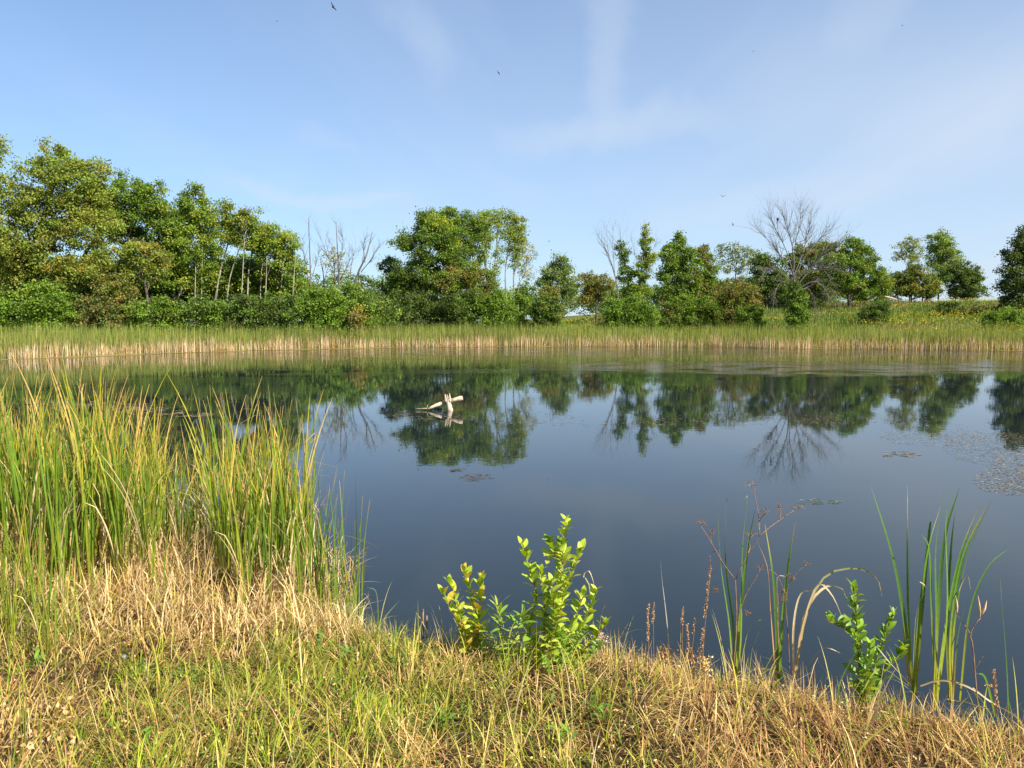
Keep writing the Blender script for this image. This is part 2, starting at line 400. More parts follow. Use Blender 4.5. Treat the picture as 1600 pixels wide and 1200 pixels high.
def water_mat():
    m, n, l = mat_new('pond_water')
    ge = N(n, 'ShaderNodeNewGeometry')
    def noise(sx_, sy_, sc, det=3, dist=0.0):
        mpn = N(n, 'ShaderNodeMapping'); mpn.inputs['Scale'].default_value = (sx_, sy_, 1)
        l.new(ge.outputs['Position'], mpn.inputs[0])
        z = N(n, 'ShaderNodeTexNoise'); z.inputs['Scale'].default_value = sc; z.inputs['Detail'].default_value = det; z.inputs['Distortion'].default_value = dist
        l.new(mpn.outputs[0], z.inputs['Vector']); return z.outputs['Fac']
    fine = noise(1, 1.0, 5.0, 2, .4)
    broad = noise(1, 1.0, 1.1, 2, .3)
    patch = noise(.05, .16, 1.0, 3, .8)
    rp = N(n, 'ShaderNodeMapRange'); rp.interpolation_type = 'SMOOTHSTEP'
    rp.inputs['From Min'].default_value = .50; rp.inputs['From Max'].default_value = .60
    rp.inputs['To Min'].default_value = 0.0; rp.inputs['To Max'].default_value = 1.0
    l.new(patch, rp.inputs['Value'])
    sp = N(n, 'ShaderNodeSeparateXYZ'); l.new(ge.outputs['Position'], sp.inputs[0])
    # breeze only reaches the open water away from the near bank
    dy = N(n, 'ShaderNodeMapRange'); dy.interpolation_type = 'SMOOTHSTEP'
    dy.inputs['From Min'].default_value = 20; dy.inputs['From Max'].default_value = 55
    l.new(sp.outputs['Y'], dy.inputs['Value'])
    am0 = N(n, 'ShaderNodeMath', operation='MULTIPLY'); l.new(rp.outputs[0], am0.inputs[0]); l.new(dy.outputs[0], am0.inputs[1])
    # a breeze lane crosses the right half of the pond
    wob = N(n, 'ShaderNodeMath', operation='MULTIPLY_ADD'); l.new(noise(.09, .09, 1.0, 3), wob.inputs[0]); wob.inputs[1].default_value = 16; l.new(sp.outputs['Y'], wob.inputs[2])
    b1 = N(n, 'ShaderNodeMapRange'); b1.interpolation_type = 'SMOOTHSTEP'; b1.inputs['From Min'].default_value = 49; b1.inputs['From Max'].default_value = 52; l.new(wob.outputs[0], b1.inputs['Value'])
    b2 = N(n, 'ShaderNodeMapRange'); b2.interpolation_type = 'SMOOTHSTEP'; b2.inputs['From Min'].default_value = 66; b2.inputs['From Max'].default_value = 62; l.new(wob.outputs[0], b2.inputs['Value'])
    b3 = N(n, 'ShaderNodeMapRange'); b3.interpolation_type = 'SMOOTHSTEP'; b3.inputs['From Min'].default_value = 0; b3.inputs['From Max'].default_value = 14; l.new(sp.outputs['X'], b3.inputs['Value'])
    bb = N(n, 'ShaderNodeMath', operation='MULTIPLY'); l.new(b1.outputs[0], bb.inputs[0]); l.new(b2.outputs[0], bb.inputs[1])
    bc = N(n, 'ShaderNodeMath', operation='MULTIPLY'); l.new(bb.outputs[0], bc.inputs[0]); l.new(b3.outputs[0], bc.inputs[1])
    am1 = N(n, 'ShaderNodeMath', operation='MULTIPLY'); l.new(am0.outputs[0], am1.inputs[0]); am1.inputs[1].default_value = .45
    b4 = N(n, 'ShaderNodeMapRange'); b4.interpolation_type = 'SMOOTHSTEP'; b4.inputs['From Min'].default_value = 70; b4.inputs['From Max'].default_value = 76; l.new(wob.outputs[0], b4.inputs['Value'])
    mxx = N(n, 'ShaderNodeMath', operation='MAXIMUM'); l.new(bc.outputs[0], mxx.inputs[0]); l.new(b4.outputs[0], mxx.inputs[1])
    sk = N(n, 'ShaderNodeMapRange'); sk.interpolation_type = 'SMOOTHSTEP'; sk.inputs['From Min'].default_value = .40; sk.inputs['From Max'].default_value = .56; sk.inputs['To Min'].default_value = .12; l.new(noise(.35, .55, 1.0, 4, .6), sk.inputs['Value'])
    bc = N(n, 'ShaderNodeMath', operation='MULTIPLY'); l.new(mxx.outputs[0], bc.inputs[0]); l.new(sk.outputs[0], bc.inputs[1])
    am = N(n, 'ShaderNodeMath', operation='MULTIPLY_ADD'); l.new(bc.outputs[0], am.inputs[0]); am.inputs[1].default_value = 2.2; l.new(am1.outputs[0], am.inputs[2])
    # heights in metres
    def mul(a, k):
        q = N(n, 'ShaderNodeMath', operation='MULTIPLY'); l.new(a, q.inputs[0])
        if isinstance(k, float): q.inputs[1].default_value = k
        else: l.new(k, q.inputs[1])
        return q.outputs[0]
    def add(a, b):
        q = N(n, 'ShaderNodeMath', operation='ADD'); l.new(a, q.inputs[0]); l.new(b, q.inputs[1]); return q.outputs[0]
    calm = add(mul(fine, WFINE), mul(broad, WBROAD))
    rip = mul(mul(noise(1, 1.6, 7.0, 3, .5), WRIP), am.outputs[0])
    hgt = add(calm, rip)
    bp = N(n, 'ShaderNodeBump'); bp.inputs['Strength'].default_value = 1.0; bp.inputs['Distance'].default_value = 1.0
    l.new(hgt, bp.inputs['Height'])
    pr = N(n, 'ShaderNodeBsdfPrincipled')
    pr.inputs['Base Color'].default_value = (.010, .016, .018, 1); pr.inputs['Roughness'].default_value = .012
    pr.inputs['IOR'].default_value = 1.333
    l.new(bp.outputs[0], pr.inputs['Normal'])
    o = N(n, 'ShaderNodeOutputMaterial'); l.new(pr.outputs[0], o.inputs[0]); return m
WFINE, WBROAD, WRIP = 0.0005, 0.0012, 0.006
M_GROUND, M_WATER = ground_mat(), water_mat()

# ------------------------------------------------------------------ ground and water
nu, nv = 330, 380
ux = np.linspace(-math.asinh(700 / 3), math.asinh(700 / 3), nu); xs = 3 * np.sinh(ux)
vy = np.linspace(math.asinh(-30 / 3), math.asinh(900 / 3), nv); ys = 5 + 3 * np.sinh(vy)
XX, YY = np.meshgrid(xs, ys)
ZZ = H(XX.ravel(), YY.ravel())
V = np.stack([XX.ravel(), YY.ravel(), ZZ], 1)
i = np.arange(nv - 1)[:, None] * nu; j = np.arange(nu - 1)[None, :]
Q = np.stack([i + j, i + j + 1, i + nu + j + 1, i + nu + j], -1).reshape(-1, 4)
tag(link('ground', mesh_np('ground', V, Q, None, None, M_GROUND, True)), kind='structure')
wx = np.array([-60, 80.]); wy = np.array([2.0, 100.])
V = np.array([[-60, 2.0, 0], [80, 2.0, 0], [80, 100, 0], [-60, 100, 0]], float)
tag(link('pond_water', mesh_np('pond_water', V, [[0, 1, 2, 3]], None, None, M_WATER)), kind='structure')

# ------------------------------------------------------------------ trees
def lobe_world(lobes, Y, dshift=0.0):
    out = []
    for q in lobes:
        cx, cy, rx, ry = q[:4]
        Yq = Y + (q[4] if len(q) > 4 else 0)
        c = P(cx, cy, Yq); k = Yq / F
        out.append((c, rx * k, rx * k * 0.85, ry * k))
    return out
def foliage(acc, lobes, Y, cols, dens=1.0, leaf=.24, clump=.8, rs=R, clumpdens=1.0, top=None):
    """clumps of leaves spread near the surface of the lobes; returns clump centres"""
    cols = np.array(cols, float) * np.array([1.7, 1.6, 1.1]) + np.array([.042, .024, .008]); cents = []; leaf = leaf * 1.06
    for (c, rx, ry, rz) in lobe_world(lobes, Y):
        area = PI * rx * rz
        nc = max(4, int(area * 1.15 * clumpdens / clump ** 2))
        u = rs.normal(size=(nc, 3)); u /= np.linalg.norm(u, axis=1)[:, None]
        r = rs.uniform(.12, 1.0, nc) ** .45 * rs.uniform(.82, 1.12, nc)
        cc = c + u * r[:, None] * np.array([rx, ry, rz])
        cents.append(cc)
        nl = int(area * 210 * dens * (.24 / leaf) ** 2)
        if nl < 10: nl = 10
        ci = rs.randint(0, nc, nl)
        csz = rs.uniform(.55, 1.25, nc) * clump
        g = rs.normal(size=(nl, 3)) * np.array([.55, .55, .38]) * csz[ci][:, None]
        p = cc[ci] + g
        tone = rs.randint(0, len(cols), nc)
        cl = cols[tone][ci] * rs.uniform(.75, 1.25, (nc, 1))[ci] * rs.uniform(.8, 1.2, (nl, 1))
        alt = rs.rand(nl) < .12
        cl[alt] = cols[rs.randint(0, len(cols), alt.sum())]
        V_, Q_, C_ = leafquads(p, leaf * rs.uniform(.7, 1.3, nl), leaf * .72 * rs.uniform(.7, 1.3, nl), cl, .3, rs)
        acc.add(V_, Q_, None, C_)
    return np.concatenate(cents)
# leaf palettes (linear albedo)
GREEN = [(.055, .125, .018), (.075, .15, .02), (.05, .11, .02)]
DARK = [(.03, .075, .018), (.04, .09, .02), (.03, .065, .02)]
YELG = [(.095, .15, .03), (.115, .158, .03), (.08, .14, .025), (.13, .15, .04)]
OLIVE = [(.085, .115, .03), (.11, .125, .035), (.07, .10, .03), (.12, .11, .035)]
MIDY = [(.085, .16, .02), (.12, .19, .022), (.07, .13, .02), (.13, .17, .025)]
BRIGHT = [(.065, .15, .018), (.085, .165, .02), (.055, .12, .018)]
BLUEG = [(.07, .12, .05), (.09, .14, .06), (.06, .11, .045)]  # bluish greens; distance haze put into the leaf colour of hazy trees
PALE = [(.16, .19, .10), (.12, .16, .08), (.19, .2, .12)]
ORANGE = [(.155, .145, .03), (.12, .14, .03), (.17, .155, .04)]
BROWN = [(.09, .08, .035), (.11, .11, .045), (.07, .09, .03)]

def limb_pts(a, b, sag=.12, n=7, rs=R):
    a = np.asarray(a); b = np.asarray(b); m = (a + b) / 2
    L = np.linalg.norm(b - a)
    m = m + rs.normal(size=3) * L * sag * .5 + np.array([0, 0, -L * sag * .4])
    return spline([a, m, b], n)
def tree(name, label, Y, trunk, lobes, cols, dens=1.0, leaf=.24, clump=.8, bark=None, tr=.28, group=None, cat='tree', limbs=2, extra=(), seed=0):
    """trunk: list of polylines in photo pixels; first point is the base"""
    rs = np.random.RandomState(seed * 13 + 5)
    bark = bark or M_BARK
    b0 = P(trunk[0][0][0], trunk[0][0][1], Y); gz = h1(b0[0], b0[1])
    root = empty(name, (b0[0], b0[1], gz), label, cat, group); org = np.array(root.location)
    cr_ = Acc(); cents = foliage(cr_, lobes, Y, cols, dens * (1.45 if dens > .5 else 1.15), leaf, clump, rs)
    for e in extra: foliage(cr_, e[0], Y, e[1], e[2] if len(e) > 2 else dens, leaf, clump, rs)
    alltr = []
    for ti, tp in enumerate(trunk):
        a = Acc()
        pts = [P(x, y, Y + (0.8 * math.sin(ti * 2.1 + k) if len(trunk) > 1 else 0)) for k, (x, y) in enumerate(tp)]
        pts[0][2] = h1(pts[0][0], pts[0][1]) - .15
        sp_ = spline(pts, 12); rr = tr * (1 - .72 * np.linspace(0, 1, 12)) * (1 if ti == 0 else .7)
        rr[0] *= 1.25
        tube(a, sp_, rr, 7, jit=.08)
        link('trunk', a.mesh('trunk', bark, True, org), root); alltr.append((sp_, rr))
    if limbs:
        lw = lobe_world(lobes, Y)
        for li, (c, rx, ry, rz) in enumerate(lw):
            sp_, rr = alltr[li % len(alltr)]
            k = int(np.clip(np.argmin(np.linalg.norm(sp_ - (c - [0, 0, rz * 1.4]), axis=1)), 3, 10))
            a = Acc(); tube(a, limb_pts(sp_[k], c, .1, 7, rs), np.linspace(rr[k] * .7, .05, 7), 5, cap=False)
            near = cents[np.argsort(np.linalg.norm(cents - c, axis=1))]
            for q in range(int(limbs * 3)):
                t = near[rs.randint(0, max(1, len(near) // max(1, len(lw))))]
                tube(a, limb_pts(c if q % 2 else (c + sp_[k]) / 2, t, .15, 5, rs), np.linspace(.07, .02, 5), 4, cap=False)
            link('branch', a.mesh('branch', bark, True, org), root)
    link('crown', cr_.mesh('crown', M_TREE, False, org), root)
    return root
def proj1(x, y, z):
    dz = z - CAMH; dep = y * CP - dz * SP
    return 600 - F * (y * SP + dz * CP) / dep
def shrub(label, Y, lobes, cols, dens=1.0, leaf=.22, clump=.55, group=None, seed=0, name='shrub', cat='shrub', footfill=True):
    rs = np.random.RandomState(seed * 7 + 3)
    cx = np.mean([l_[0] for l_ in lobes]); b = P(cx, 500, Y); gz = h1(b[0], b[1])
    root = empty(name, (b[0], b[1], gz), label, cat, group); org = np.array(root.location)
    zb = 600 - F * 0 ; foot = []
    for q in lobes:
        gpx = P(q[0], 500, Y); gy = proj1(gpx[0], Y, h1(gpx[0], Y) + .2)
        if gy - (q[1] + q[3]) > -4 and footfill: foot.append((q[0], (q[1] + q[3] * .3 + gy) / 2, q[2] * 1.05, max(4, (gy - q[1] - q[3] * .3) / 2 + 3)))
    a = Acc(); cents = foliage(a, list(lobes) + foot, Y, cols, dens * 1.15, leaf, clump, rs)
    link('foliage', a.mesh('foliage', M_TREE, False, org), root)
    s_ = Acc()
    for q in range(6):
        t = cents[rs.randint(len(cents))]
        tube(s_, limb_pts([b[0] + rs.uniform(-.3, .3), b[1], gz - .1], t, .1, 5, rs), np.linspace(.06, .02, 5), 4, cap=False)
    link('stem', s_.mesh('stem', M_BARK, True, org), root)
    return root

def grow(a, p, d, L, r, depth, rs, spread=.5, up=.25, nseg=6, droop=0.0):
    """bare branch with twigs, recursive; d unit direction"""
    pts = [p]; dirs = [d]; q = p.copy()
    for s_ in range(nseg):
        d = d + rs.normal(size=3) * .10 + np.array([0, 0, up * .22 - droop * .25]); d /= np.linalg.norm(d)
        q = q + d * L / nseg; pts.append(q.copy()); dirs.append(d.copy())
    rr = np.linspace(r, r * .35, nseg + 1)
    tube(a, pts, rr, 5 if depth > 1 else 4, cap=False)
    if depth <= 0: return
    nb = rs.randint(4, 7)
    for b_ in range(nb):
        k = rs.randint(1, nseg + 1)
        dd = dirs[k] + rs.normal(size=3) * spread * np.array([1, .8, .6]); dd /= np.linalg.norm(dd)
        grow(a, pts[k], dd, L * rs.uniform(.38, .62), rr[k] * .62, depth - 1, rs, spread, up, max(3, nseg - 1), droop)
def bare_tree(name, label, Y, trunks, branches, depth=2, tr=.2, mat=None, group=None, seed=1, spread=.42, cat='dead tree', twig=1.0):
    """trunks: pixel polylines; branches: pixel polylines (each its own part)"""
    rs = np.random.RandomState(seed); mat = mat or M_DEAD
    b0 = P(*trunks[0][0], Y); gz = h1(b0[0], b0[1])
    root = empty(name, (b0[0], b0[1], gz), label, cat, group); org = np.array(root.location)
    for ti, tp in enumerate(trunks):
        pts = [P(x, y, Y + (rs.uniform(-.6, .6) if k else 0)) for k, (x, y) in enumerate(tp)]
        if ti == 0: pts[0][2] = gz - .15
        a = Acc(); sp_ = spline(pts, 12); r_ = tr * (1 - .75 * np.linspace(0, 1, 12)) * (1 if ti == 0 else .7)
        tube(a, sp_, r_, 7, jit=.06)
        link('trunk', a.mesh('trunk', mat, True, org), root)
        if depth > 0:
            a = Acc()
            for q in range(int(6 * twig)):
                k = rs.randint(5, 12); dd = (sp_[k] - sp_[k - 1]); dd /= np.linalg.norm(dd)
                dd = dd + rs.normal(size=3) * spread; dd /= np.linalg.norm(dd)
                grow(a, sp_[k], dd, rs.uniform(.9, 2.0), r_[k] * .45, max(0, depth - 2), rs, spread, .3)
            tag(link('twigs', a.mesh('twigs', mat, True, org), root), kind='stuff')
    for bp_ in branches:
        dy0 = rs.uniform(-2.2, 2.2)
        pts = [P(x, y, Y + dy0 * k / max(1, len(bp_) - 1)) for k, (x, y) in enumerate(bp_)]
        sp_ = spline(pts, 10); r0 = tr * .36; a = Acc()
        rr = r0 * (1 - .8 * np.linspace(0, 1, 10)); tube(a, sp_, rr, 5, cap=False)
        Lb = np.linalg.norm(pts[-1] - pts[0])
        for q in range(int((6 + 4 * depth) * twig)):
            k = rs.randint(3, 10); dd = sp_[min(k, 9)] - sp_[k - 1]; dd /= (np.linalg.norm(dd) + 1e-9)
            dd = dd + rs.normal(size=3) * spread * np.array([1, .9, .7]); dd /= np.linalg.norm(dd)
            grow(a, sp_[k], dd, Lb * rs.uniform(.18, .36), rr[k] * .55, depth - 1, rs, spread, .3)
        link('branch', a.mesh('branch', mat, True, org), root)
    return root

TL = 'trees along the left shore'
tree('cottonwood_tree', 'tallest yellowing cottonwood with a broad ragged crown at the far left of the shore', 90, [[(30, 505), (33, 440), (60, 360), (95, 260)], [(52, 505), (58, 430), (110, 340), (140, 280)]],
     [(75, 262, 48, 38), (120, 285, 48, 38), (35, 320, 40, 45), (150, 300, 30, 40), (90, 330, 55, 42), (60, 385, 55, 36), (140, 362, 50, 34), (25, 400, 38, 40), (150, 262, 18, 16), (85, 432, 46, 28), (20, 445, 36, 28)], YELG, .72, .26, .85, tr=.42, group=TL, seed=1,
     extra=[([(140, 345, 30, 20), (95, 300, 28, 18), (30, 350, 25, 20)], YELG[3:] + ORANGE[:1], .25)])
tree('cottonwood_tree', 'yellow green cottonwood cut by the left edge of the photo', 86, [[(-40, 505), (-35, 420), (-20, 300)]],
     [(-25, 290, 38, 60), (-30, 370, 55, 50), (-70, 330, 60, 80), (-8, 235, 14, 24)], YELG, .7, .26, .85, tr=.4, group=TL, seed=2)
tree('broadleaf_tree', 'mid green tree with a domed crown just right of the tallest cottonwood', 96, [[(117, 505), (120, 430), (150, 370), (190, 310)], [(190, 505), (196, 400), (215, 320)]],
     [(195, 305, 36, 30), (235, 318, 36, 34), (255, 350, 30, 40), (205, 355, 42, 36), (170, 330, 20, 40), (245, 425, 34, 34), (200, 440, 34, 28)], GREEN + [(.10, .15, .025)], .9, .25, .8, tr=.34, group=TL, seed=3)
tree('broadleaf_tree', 'golden yellow low crowned tree in front of the domed green tree', 88, [[(235, 505), (228, 450), (215, 410)]],
     [(225, 398, 38, 24), (190, 408, 34, 24), (150, 418, 36, 26), (250, 415, 18, 26), (110, 425, 34, 22)], YELG + ORANGE[:1], .75, .24, .7, tr=.2, group=TL, seed=4)
tree('broadleaf_tree', 'green tree with a small pointed top in the middle of the left shore row', 98, [[(272, 505), (273, 440), (290, 330)]],
     [(300, 322, 26, 30), (280, 350, 28, 30), (318, 350, 24, 30), (300, 385, 42, 36), (270, 405, 30, 35), (305, 296, 9, 10), (290, 440, 28, 26), (322, 425, 16, 26)], GREEN + MIDY, .95, .25, .8, bark=M_PALEBARK, tr=.25, group=TL, seed=5)
tree('broadleaf_tree', 'yellow olive tree with pale leaning trunks left of the last green crown', 101, [[(330, 500), (341, 440), (365, 350)], [(352, 500), (358, 440), (385, 360)]],
     [(350, 338, 26, 24), (372, 352, 28, 26), (345, 372, 26, 26), (392, 345, 20, 22), (385, 375, 22, 18)], YELG[:2] + OLIVE[:2] + MIDY, .62, .24, .75, bark=M_PALEBARK, tr=.2, group=TL, seed=6)
tree('broadleaf_tree', 'bright green rounded tree ending the left shore row beside the bare snags', 103, [[(386, 500), (388, 430), (398, 380)], [(406, 500), (408, 430), (420, 370)], [(434, 500), (440, 440), (448, 380)]],
     [(425, 368, 30, 20), (445, 385, 22, 22), (405, 385, 24, 22), (440, 408, 24, 18), (415, 358, 14, 10)], MIDY + YELG[:1], .85, .24, .75, bark=M_PALEBARK, tr=.14, group=TL, seed=7)
for k, (bx, tx, ty) in enumerate([(302, 306, 400), (312, 316, 385), (372, 382, 372), (412, 417, 400), (452, 462, 395)]):
    bare_tree('bare_trunk', ['thin grey trunk left of its twin below the pointed green crown', 'thin grey trunk right of its twin below the pointed green crown',
              'slender pale trunk under the yellow olive tree', 'slender pale straight trunk under the last rounded green tree', 'leaning forked grey trunk at the right edge of the last rounded green tree'][k],
              97, [[(bx, 500), ((bx + tx) / 2 + 1, 450), (tx, ty)]], [], 1, .11, M_PALEBARK, 'slim pale trunks in the left trees', seed=60 + k, twig=.6, cat='tree trunk')
# bare snags
SN = 'bare grey snags between the tree groups'
bare_tree('dead_tree', 'tall thin bare snag with upright twigs beside the left tree row', 104, [[(484, 500), (485, 430), (482, 340)]], [[(484, 450), (475, 400), (466, 362)], [(485, 440), (496, 405), (500, 385)]], 2, .15, seed=11, group=SN)
bare_tree('dead_tree', 'bare snag with a wide fan of branches, middle one of the group', 104, [[(532, 500), (530, 440), (525, 350)]], [[(531, 450), (512, 400), (495, 358)], [(530, 440), (545, 410), (543, 395)], [(530, 430), (522, 395), (513, 372)], [(529, 420), (536, 380), (532, 355)]], 2, .17, seed=12, group=SN)
bare_tree('dead_tree', 'forked bare snag leaning right, nearest the central tree group', 102, [[(548, 500), (556, 440), (572, 400), (582, 362)]], [[(550, 470), (548, 420), (556, 386)], [(564, 425), (580, 405), (596, 378)], [(570, 410), (568, 385), (572, 370)]], 2, .19, seed=13, group=SN)
bare_tree('dead_tree', 'short broken bare snag low between the tall snags', 106, [[(505, 500), (506, 440), (500, 400)]], [[(506, 440), (512, 420), (518, 405)]], 1, .11, seed=14, group=SN)
tree('broadleaf_tree', 'small sparse pale leaved tree behind the bare snags', 112, [[(520, 500), (522, 440), (524, 410)]], [(520, 402, 20, 18), (530, 425, 14, 16)], PALE, .22, .22, .6, tr=.1, seed=15)

# central group
TC = 'trees of the central group'
tree('broadleaf_tree', 'small dark drooping tree at the left edge of the central tree group', 122, [[(597, 510), (596, 460), (600, 425)]], [(602, 415, 15, 13), (616, 432, 17, 16), (612, 452, 20, 14)], DARK + [(.05, .10, .05)], .8, .24, .7, tr=.12, group=TC, seed=21)
tree('broadleaf_tree', 'full green tree with yellow green tufts leading the central tree group', 118, [[(631, 512), (633, 460), (650, 400), (675, 350)], [(648, 500), (652, 450), (680, 390)]],
     [(665, 352, 26, 18), (690, 366, 32, 24), (636, 380, 22, 20), (672, 390, 40, 30), (650, 425, 38, 28), (705, 400, 26, 30), (630, 450, 32, 26), (680, 440, 36, 24)], GREEN + DARK[:2], .9, .26, .85, tr=.28, group=TC, seed=22,
     extra=[([(690, 352, 24, 12), (632, 372, 16, 9), (706, 388, 18, 18), (655, 395, 14, 8), (665, 345, 20, 10)], [(.17, .22, .02), (.14, .20, .02)], .55)])
tree('broadleaf_tree', 'green tree with a high ragged top behind the middle of the central group', 128, [[(700, 505), (698, 430), (715, 350)]],
     [(682, 338, 20, 14), (705, 342, 24, 18), (735, 345, 26, 16), (718, 372, 34, 26), (748, 370, 24, 26), (728, 400, 30, 20), (758, 342, 14, 10)], GREEN + [(.10, .16, .03)], .75, .25, .75, tr=.25, group=TC, seed=23)
tree('broadleaf_tree', 'low olive green tree with a leaning trunk and spreading crown in the central group', 116, [[(655, 500), (668, 475), (684, 448)]],
     [(725, 425, 34, 22), (700, 440, 28, 20), (755, 440, 26, 24), (735, 455, 40, 20)], OLIVE + GREEN, .9, .24, .75, tr=.22, group=TC, seed=24)
POP = 'slender pale trunked poplars'
for k, (bx, mx_, tx, ty, lob, dn, cc) in enumerate([
        (765, 759, 762, 340, [(765, 340, 14, 14), (772, 362, 14, 18), (757, 385, 10, 26)], .42, MIDY),
        (776, 773, 780, 340, [(782, 338, 13, 13), (784, 362, 12, 20), (778, 400, 10, 20)], .45, MIDY + YELG[:1]),
        (790, 790, 801, 345, [(801, 342, 14, 14), (808, 362, 14, 16), (800, 388, 13, 20)], .6, YELG + MIDY),
        (802, 803, 812, 370, [(816, 352, 9, 14), (814, 378, 10, 16), (806, 410, 12, 16)], .5, YELG + MIDY)]):
    tree('poplar_tree', ['slender poplar with a thin crown, leftmost of the pale trunks', 'slender poplar second from the left among the pale trunks', 'slender crooked poplar with a yellow top, third of the pale trunks', 'slender poplar rightmost of the pale trunks with a narrow yellow crown'][k],
         120 + k, [[(bx, 505), (bx + 1, 470), (mx_, 420), (tx, ty)]], lob, cc, dn, .24, .7, bark=M_PALEBARK, tr=.17, group=POP, seed=25 + k, limbs=1)
tree('broadleaf_tree', 'wispy grey leaved tree at the right edge of the central tree group', 124, [[(812, 505), (810, 450), (820, 400)]], [(826, 398, 14, 18), (822, 425, 14, 16), (815, 380, 8, 10)], PALE, .25, .2, .55, bark=M_PALEBARK, tr=.09, group=TC, seed=31, limbs=2)

# shrubs below, left to right
SL = 'shrubs along the far shore'
shr = [
 ('green shrub at the left edge of the photo behind the reeds', 84, [(-20, 475, 30, 26), (12, 480, 26, 22)], BRIGHT),
 ('bright green rounded shrub under the tallest cottonwood', 83, [(78, 468, 34, 28), (98, 485, 28, 20), (55, 487, 24, 16)], BRIGHT),
 ('brownish dark shrub right of the bright rounded shrub', 84, [(148, 478, 32, 24), (170, 488, 24, 16)], DARK + BROWN),
 ('olive yellow bush under the golden low tree', 86, [(168, 442, 30, 24), (200, 466, 22, 18)], OLIVE + YELG[:1]),
 ('leafy green shrub with yellow tips below the dark gap of the left trees', 84, [(235, 484, 30, 20), (262, 480, 22, 22)], BRIGHT + YELG[:1]),
 ('dark green shrub below the pointed green tree', 85, [(305, 484, 28, 20), (330, 482, 22, 20)], GREEN + DARK),
 ('dark dense shrub under the pale leaning trunks', 86, [(362, 482, 28, 22), (388, 480, 24, 22)], DARK + GREEN[:1]),
 ('dark green shrub left of the large bright bush', 87, [(418, 478, 26, 24), (446, 480, 24, 22)], DARK + GREEN[:1]),
 ('large bright green bush in front of the bare snags', 88, [(498, 462, 26, 18), (515, 475, 30, 24), (485, 484, 24, 18), (535, 480, 20, 18)], BRIGHT + GREEN[:1]),
 ('small rusty orange bush right of the large bright bush', 87, [(560, 492, 14, 9)], BROWN + ORANGE[:1]),
 ('dull green shrub between the bright bush and the central trees', 92, [(570, 470, 24, 24), (552, 455, 18, 14)], GREEN + OLIVE[:1]),
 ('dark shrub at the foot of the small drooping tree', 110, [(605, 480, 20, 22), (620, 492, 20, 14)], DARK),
 ('deep shaded shrub under the full green tree', 112, [(655, 478, 26, 26), (680, 486, 22, 18)], DARK),  # shade under the tree put into the dark leaf palette
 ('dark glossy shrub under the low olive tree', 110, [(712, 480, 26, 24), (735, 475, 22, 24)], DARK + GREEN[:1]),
 ('fresh green shrub at the foot of the poplars', 109, [(768, 486, 22, 20), (785, 478, 22, 24), (770, 460, 12, 14)], BRIGHT + GREEN),
 ('tangled green shrub right of the poplar trunks', 111, [(812, 482, 18, 26)], GREEN),
 ('round dark green bush standing alone right of the central group', 108, [(856, 478, 28, 24), (848, 490, 28, 16)], GREEN + DARK + OLIVE[:1]),
 ('olive shrub with a yellow top behind the round dark bush', 114, [(858, 458, 20, 12)], OLIVE),
 ('low green shrub under the pointed dense tree', 112, [(1050, 478, 20, 16), (1072, 482, 18, 14)], GREEN + BROWN[:1]),
 ('low shrub at the foot of the green tree joined to the pointed one', 113, [(1100, 478, 18, 18), (1118, 484, 16, 12)], GREEN + OLIVE[:1]),
 ('wide green shrub below the two vine covered trunks', 105, [(960, 486, 24, 20), (985, 480, 24, 24), (1010, 488, 26, 18), (995, 498, 28, 14)], GREEN + BRIGHT[:1]),
]
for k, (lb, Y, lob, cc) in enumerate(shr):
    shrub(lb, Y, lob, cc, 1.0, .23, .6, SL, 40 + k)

# right of centre
TR = 'trees behind the right meadow'
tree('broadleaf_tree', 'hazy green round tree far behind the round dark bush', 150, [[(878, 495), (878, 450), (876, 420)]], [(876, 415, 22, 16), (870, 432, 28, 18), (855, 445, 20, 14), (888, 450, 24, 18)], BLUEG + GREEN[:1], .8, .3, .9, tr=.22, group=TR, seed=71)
tree('broadleaf_tree', 'olive green tree with bare top twigs between the hazy tree and the vine columns', 140, [[(932, 495), (931, 460), (928, 430)]], [(925, 440, 22, 18), (940, 450, 22, 20), (918, 460, 18, 14)], OLIVE, .7, .28, .8, tr=.2, group=TR, seed=72)
bare_tree('dead_tree', 'bare tree with thin upright twigs left of the vine covered trunks', 116, [[(968, 495), (965, 455), (955, 410), (940, 375)]], [[(962, 440), (958, 395), (958, 352)], [(955, 415), (943, 385), (930, 362)], [(963, 445), (968, 400), (970, 356)], [(960, 430), (950, 390), (948, 356)]], 2, .13, seed=73, group=SN)
bare_tree('dead_tree', 'thin bare grey tree standing behind the tallest vine column', 122, [[(1000, 495), (1000, 440), (995, 395)]], [[(998, 420), (990, 390), (985, 365)], [(998, 430), (1018, 395), (1028, 370)]], 2, .1, seed=74, group=SN, twig=.8)
tree('vine_covered_tree', 'narrow vine covered trunk, shorter one of the pair', 112, [[(984, 500), (983, 450), (975, 400)]], [(968, 385, 7, 10), (975, 402, 11, 14), (980, 430, 15, 20), (985, 458, 16, 16)], GREEN + DARK[:1], .75, .22, .5, tr=.14, seed=75, limbs=1, bark=M_PALEBARK)
tree('vine_covered_tree', 'tall column of vines on a trunk with a pointed top', 111, [[(1000, 500), (1001, 440), (1007, 360)]], [(1007, 360, 5, 12), (1010, 380, 9, 15), (1012, 400, 14, 14), (1006, 422, 15, 20), (1004, 455, 16, 18)], MIDY + GREEN[:1], .85, .22, .5, tr=.14, seed=76, limbs=1, bark=M_PALEBARK)
